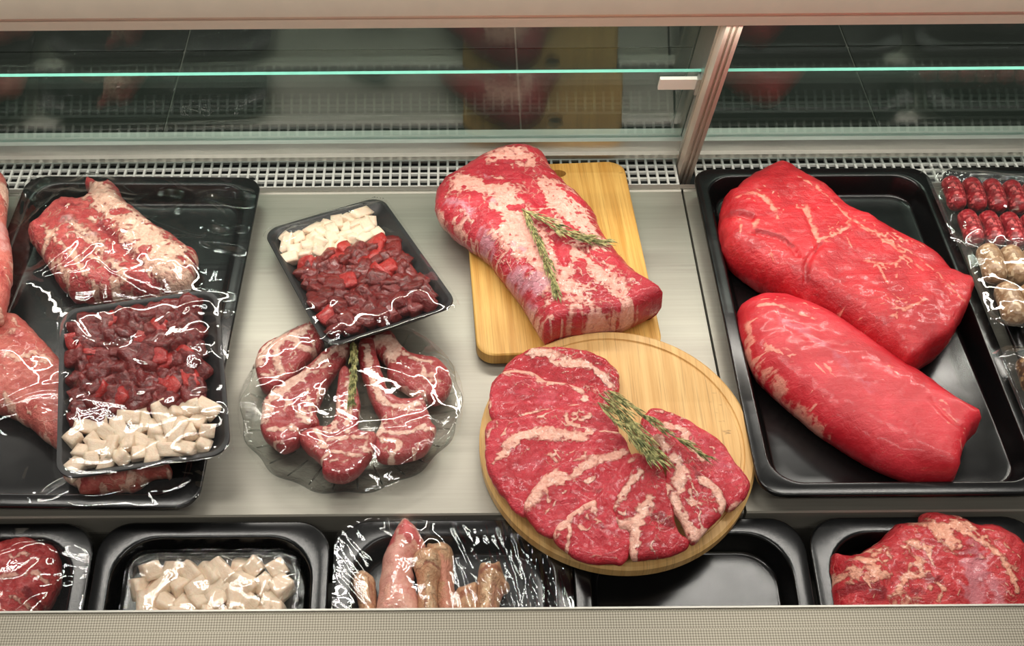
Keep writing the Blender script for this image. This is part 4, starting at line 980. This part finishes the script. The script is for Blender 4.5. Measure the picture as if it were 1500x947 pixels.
# beef joint
Q8 = lambda p: crop((1160, 730), 4.365, p)
M_JOINT = meat('beef_joint', (180, 26, 38), (206, 58, 62), (238, 176, 150), mem=(206, 128, 136), dark=(120, 8, 22), vein=0.6, vscale=55., rough=0.34, bump=0.45, fib=(40, 110, 50), frot=(0, 0, .6), fatnoise=1.0, n1s=35)
olQ = Q8([(232, 405), (340, 402), (430, 372), (540, 290), (600, 232), (660, 200), (785, 190), (790, 138), (860, 128), (980, 148), (1080, 165), (1140, 205), (1250, 212), (1340, 250), (1440, 320), (1500, 400), (1530, 560), (1500, 800), (1200, 900), (700, 900), (300, 850), (250, 680), (240, 560)])
stQ = [(0, 16, 1, Q8([(800, 150), (870, 160), (950, 230), (970, 300), (1010, 330)])), (0, 14, 1, Q8([(930, 220), (1060, 200), (1120, 200)])), (0, 8, .9, Q8([(1050, 230), (1150, 290), (1230, 330), (1320, 420), (1390, 540), (1430, 620)])), (0, 7, .8, Q8([(1200, 290), (1300, 390), (1420, 480)])), (0, 16, .95, Q8([(420, 410), (500, 440), (500, 500), (560, 500)])), (0, 9, .9, Q8([(380, 530), (460, 540), (540, 520)])),
       (0, 8, .9, Q8([(640, 640), (690, 580), (700, 540), (780, 510), (840, 550)])), (0, 6, .9, Q8([(870, 600), (900, 570), (950, 610), (920, 670)])), (0, 10, .9, Q8([(250, 410), (280, 470), (320, 500)])), (0, 9, .8, Q8([(700, 330), (780, 310), (800, 350)])), (0, 6, .8, Q8([(750, 380), (830, 430)])), (0, 8, .8, Q8([(520, 330), (600, 340)])), (0, 14, .7, Q8([(640, 680), (800, 690)])),
       (1, 18, .9, Q8([(350, 570), (450, 580), (560, 610)])), (1, 14, .9, Q8([(850, 530), (920, 560)])), (1, 20, .7, Q8([(740, 600), (800, 620)])), (1, 14, .7, Q8([(570, 530), (620, 560)])), (0, 7, .7, Q8([(1000, 320), (1100, 370)])),
       (2, 34, .95, Q8([(1150, 380), (1160, 500), (1150, 660)])), (2, 30, .8, Q8([(1280, 600), (1320, 660)]))]
blob('beef_joint', olQ, zb, 0.064, M_JOINT, stQ, fatw=1.3, zfun=fz(0.001), step=0.0028, R=0.034, under=0.4, amp=0.0055, nf=35, seed=91, power=2.2, dome=.12, label='big red beef joint with silvery membrane in the front row tray', cat='beef joint', edge_amp=.003)
# wrapped red meat
M_RAG = meat('ragged_meat', (170, 36, 40), (196, 70, 66), (238, 190, 170), dark=(112, 10, 22), vein=0.8, vscale=70., rough=0.34, bump=0.8, fib=(60, 200, 60), frot=(0, 0, -.5), fatnoise=1.1, n1s=60)
olR = [(-70, 815), (-20, 802), (10, 800), (40, 796), (60, 800), (82, 806), (90, 830), (86, 860), (75, 880), (55, 905), (20, 930), (-60, 930), (-90, 870)]
stR = [(0, 10, .9, [(20, 822), (40, 815)]), (0, 8, .9, [(52, 840), (66, 850)]), (0, 8, .8, [(0, 850), (40, 845), (60, 840)]), (0, 7, .8, [(20, 880), (60, 890)]), (1, 12, .8, [(40, 870), (60, 880)])]
blob('beef_chunk', olR, zb, 0.052, M_RAG, stR, zfun=fz(0.001), step=0.0026, R=0.028, under=0.4, amp=0.011, nf=55, seed=95, label='ragged red meat chunk wrapped in film, in the front row', cat='meat', key='T1', edge_amp=.004)
membrane('cling_film', front_M(FX[0]), FW/2-.002, FL/2-.002, .035, M_FILM, OBST['T1'], edge_z=.0022, res=.003, wr=46, wamp=.004, seed=31, parent=froot[0], it=200)
# trotter and bones
T = lambda p: crop((340, 730), 3.409, p)
M_TROT = meat('trotter_skin', (222, 160, 146), (232, 182, 162), (236, 190, 168), mem=(226, 190, 180), dark=(196, 48, 64), rough=0.4, bump=0.25, fib=(60, 60, 60), n1s=35, coat=.15)
M_BONE = meat('shank_bone', (200, 150, 112), (226, 186, 146), (238, 212, 172), mem=(214, 140, 120), dark=(150, 78, 60), vein=0.3, vscale=60., rough=0.45, bump=0.5, fib=(120, 18, 60), n1s=50, coat=.1)
TB = [
 ('pig_trotter', [(720, 640), (722, 540), (740, 400), (760, 300), (800, 200), (838, 132), (872, 116), (912, 150), (950, 200), (966, 262), (905, 320), (912, 400), (905, 430), (925, 500), (935, 640)], .046, M_TROT, .003,
  [(1, 22, 1.0, T([(865, 130), (870, 165), (900, 190)])), (1, 12, .9, T([(800, 170), (790, 200)])), (1, 12, .6, T([(940, 230), (930, 250)])), (1, 6, .6, T([(885, 450), (878, 480)])), (0, 20, .8, T([(770, 450), (790, 540)]))], 'pale pig trotter with a red pointed tip, under film', 'trotter'),
 ('shank_bone', [(588, 445), (605, 400), (648, 370), (690, 388), (716, 432), (716, 640), (640, 640), (625, 520)], .034, M_BONE, .003, [(0, 12, .9, T([(660, 400), (665, 560)])), (1, 12, .8, T([(600, 440), (620, 480)])), (1, 8, .7, T([(690, 430), (700, 540)]))], 'short shank bone beside the pig trotter, split end up', 'bone'),
 ('shank_bone', [(968, 250), (1008, 236), (1062, 230), (1102, 270), (1106, 400), (1122, 640), (1030, 640), (1000, 400)], .034, M_BONE, .003, [(2, 20, 1, T([(1060, 330), (1080, 540)])), (0, 10, .8, T([(1010, 250), (1060, 250)])), (2, 12, .8, T([(1020, 300), (1040, 400)]))], 'pinkish shank bone behind the knobbed bone, under film', 'bone'),
 ('shank_bone', [(900, 325), (920, 285), (962, 268), (1012, 270), (1042, 312), (1048, 382), (1022, 460), (1022, 640), (935, 640), (925, 430)], .044, M_BONE, .010, [(0, 16, 1, T([(930, 300), (1010, 290)])), (1, 5, .9, T([(965, 450), (975, 480), (965, 545)])), (1, 5, .8, T([(905, 330), (960, 330), (1030, 330)])), (0, 16, .8, T([(990, 400), (995, 540)]))], 'knobbed shank bone with pale round head, among the trotter tray', 'bone'),
 ('shank_bone', [(1118, 475), (1160, 442), (1222, 430), (1232, 520), (1235, 640), (1120, 640)], .028, M_BONE, .003, [(1, 10, .8, T([(1140, 480), (1190, 470)])), (0, 12, .8, T([(1180, 520), (1190, 560)]))], 'low bone stub between two taller shank bones', 'bone'),
 ('shank_bone', [(1235, 342), (1300, 338), (1335, 320), (1360, 400), (1386, 452), (1352, 482), (1332, 560), (1330, 640), (1205, 640), (1225, 500)], .038, M_BONE, .004, [(0, 18, .9, T([(1280, 400), (1270, 560)])), (1, 10, .9, T([(1240, 350), (1330, 350)])), (2, 12, 1, T([(1360, 450), (1370, 460)])), (2, 14, .7, T([(1310, 430), (1300, 540)]))], 'jagged shank bone with reddish side, nearest the round board', 'bone'),
]
for k, (nm, ol, H, mt, off, st, lb, ct) in enumerate(TB):
    blob(nm, T(ol), zb+off, H, mt, st, zfun=fz(off), step=0.0024, R=0.020, under=0.42, amp=0.0026, nf=55, seed=120+k, power=2.0, dome=.25, label=lb, cat=ct, key='T3', edge_amp=.0018)
membrane('cling_film', front_M(FX[2]), FW/2+.001, FL/2+.001, .030, M_FILM, OBST['T3'], edge_z=.0022, res=.0016, wr=240, wamp=.0045, seed=41, parent=froot[2], it=260, radial=.35, wid=(.0014, .0030))
# pack of diced fat in the second tray
MF = front_M(FX[1]) @ Matrix.Translation((0.0, 0.036, -0.010))
fw_, fl_ = .178, .19
ef = foam(MF, fw_, fl_, 'fat_package', 'clear plastic pack of white diced fat in the front row', None, M_CLEAR, 'meat package')
scatter(MF, grid(-.40*fw_, .42*fw_, -.20*fl_, .40*fl_, .0180), [chunk_mesh('fat_cube', 300+k, .0215, .88, .14, M_FATC, (1.0+.3*(k % 3), 1.0, .95)) for k in range(6)], 'fat_cube', 'white fat cube in the clear pack of the front row', 'fat cube', 'fat cubes in the front row pack', -.008, .004, rs1, 'T2', .5, .007)
membrane('cling_film', MF, fw_/2+.003, fl_/2+.003, .022, M_FILM, OBST['T2'], edge_z=.0022, res=.0028, wr=24, wamp=.003, seed=17, parent=ef, it=120)

# ------------------------------------------------------------------ sausages at the far end
def saus_mat(name, c1, c2, c3):
    t = NT(name); v = t.coords()
    vo = t.n('TexVoronoi', {'Vector': v, 'Scale': 260.}); a = t.noise(v, 120., 4)
    c = t.mix(t.smooth(a, .35, .7), lin(c1), lin(c2))
    sep = t.n('SeparateColor', {0: vo.outputs['Color']})
    c = t.mix(t.smooth(sep.outputs[0], .66, .8, 0, .8), c, lin(c3))
    return t.pbr(c, .3, 0, t.bump(vo.outputs[0], .35, .002), .5, .08, .3)
M_SR = saus_mat('red_sausage', (108, 10, 20), (148, 26, 36), (196, 84, 84))
M_SB = saus_mat('beige_sausage', (136, 104, 74), (168, 136, 104), (206, 182, 150))
M_SD = saus_mat('brown_sausage', (70, 44, 26), (100, 70, 42), (160, 126, 84))
def sausage(a, b, rad, mat, label, group, key, bend=.003):
    a = np.array(a); b = np.array(b); c = (a+b)/2
    t_ = np.linspace(-1, 1, 15)
    side = np.cross(b-a, [0, 0, 1.]); side /= np.linalg.norm(side)
    pts = np.array([(a+b)/2+(b-a)/2*s+side*bend*(1-s*s) for s in t_])-c
    rr = rad*np.sqrt(np.clip(1-np.abs(t_)**7, .03, 1))
    me = MB().tube(pts, rr, 14).mesh('sausage', mat, True)
    tag(link('sausage', me, mat, None, tuple(c)), label, 'sausage', group)
    OBST.setdefault(key, []).append(np.array([v.co[:] for v in me.vertices])+c)
def pack(corners, z, name, label, rows, mat, slabel, group, key, rad, seed):
    Mp, w, l = frame(corners, [z, z-.020, z-.020, z])      # one side on the tray rim, the other down in the tray
    e = foam(Mp, w, l, name, label, None, M_CLEAR)
    for (v0, v1, n, off) in rows:
        for i in range(n):
            x = (-.5+(i+.62)/(n+.25))*(w-.02)
            p = Mp @ Vector((x+off, v0*l, -.019+rad)); q = Mp @ Vector((x+off+.004, v1*l, -.019+rad))
            sausage(p, q, rad, mat, slabel, group, key)
    membrane('cling_film', Mp, w/2+.003, l/2+.003, .02, M_FILM, OBST[key], edge_z=.0022, res=.003, wr=34, wamp=.003, seed=seed, parent=e, it=120)
zp = 0.050
pack([(1364, 256), (1560, 252), (1600, 362), (1396, 368)], zp+.006, 'sausage_package', 'film-wrapped pack of dark red sausages next to the wire grid', [(.04, .42, 6, .002), (-.42, -.02, 6, .004)], M_SR, 'dark red raw sausage in the film pack by the wire grid', 'dark red sausages', 'sr', .0125, 51)
pack([(1414, 357), (1600, 352), (1640, 478), (1452, 484)], zp+.012, 'sausage_package', 'film-wrapped pack of coarse beige sausages beside the beef roast tray', [(.03, .42, 5, .002), (-.43, -.02, 5, .004)], M_SB, 'coarse beige raw sausage in the film pack', 'beige sausages', 'sb', .0145, 52)
pack([(1468, 520), (1660, 515), (1700, 640), (1512, 646)], zp+.006, 'sausage_package', 'film-wrapped pack of brown sausages beyond the beige sausage pack', [(.03, .42, 5, .002), (-.43, -.02, 5, .004)], M_SD, 'brown raw sausage in the pack beyond the beige ones', 'brown sausages', 'sd', .0145, 53)
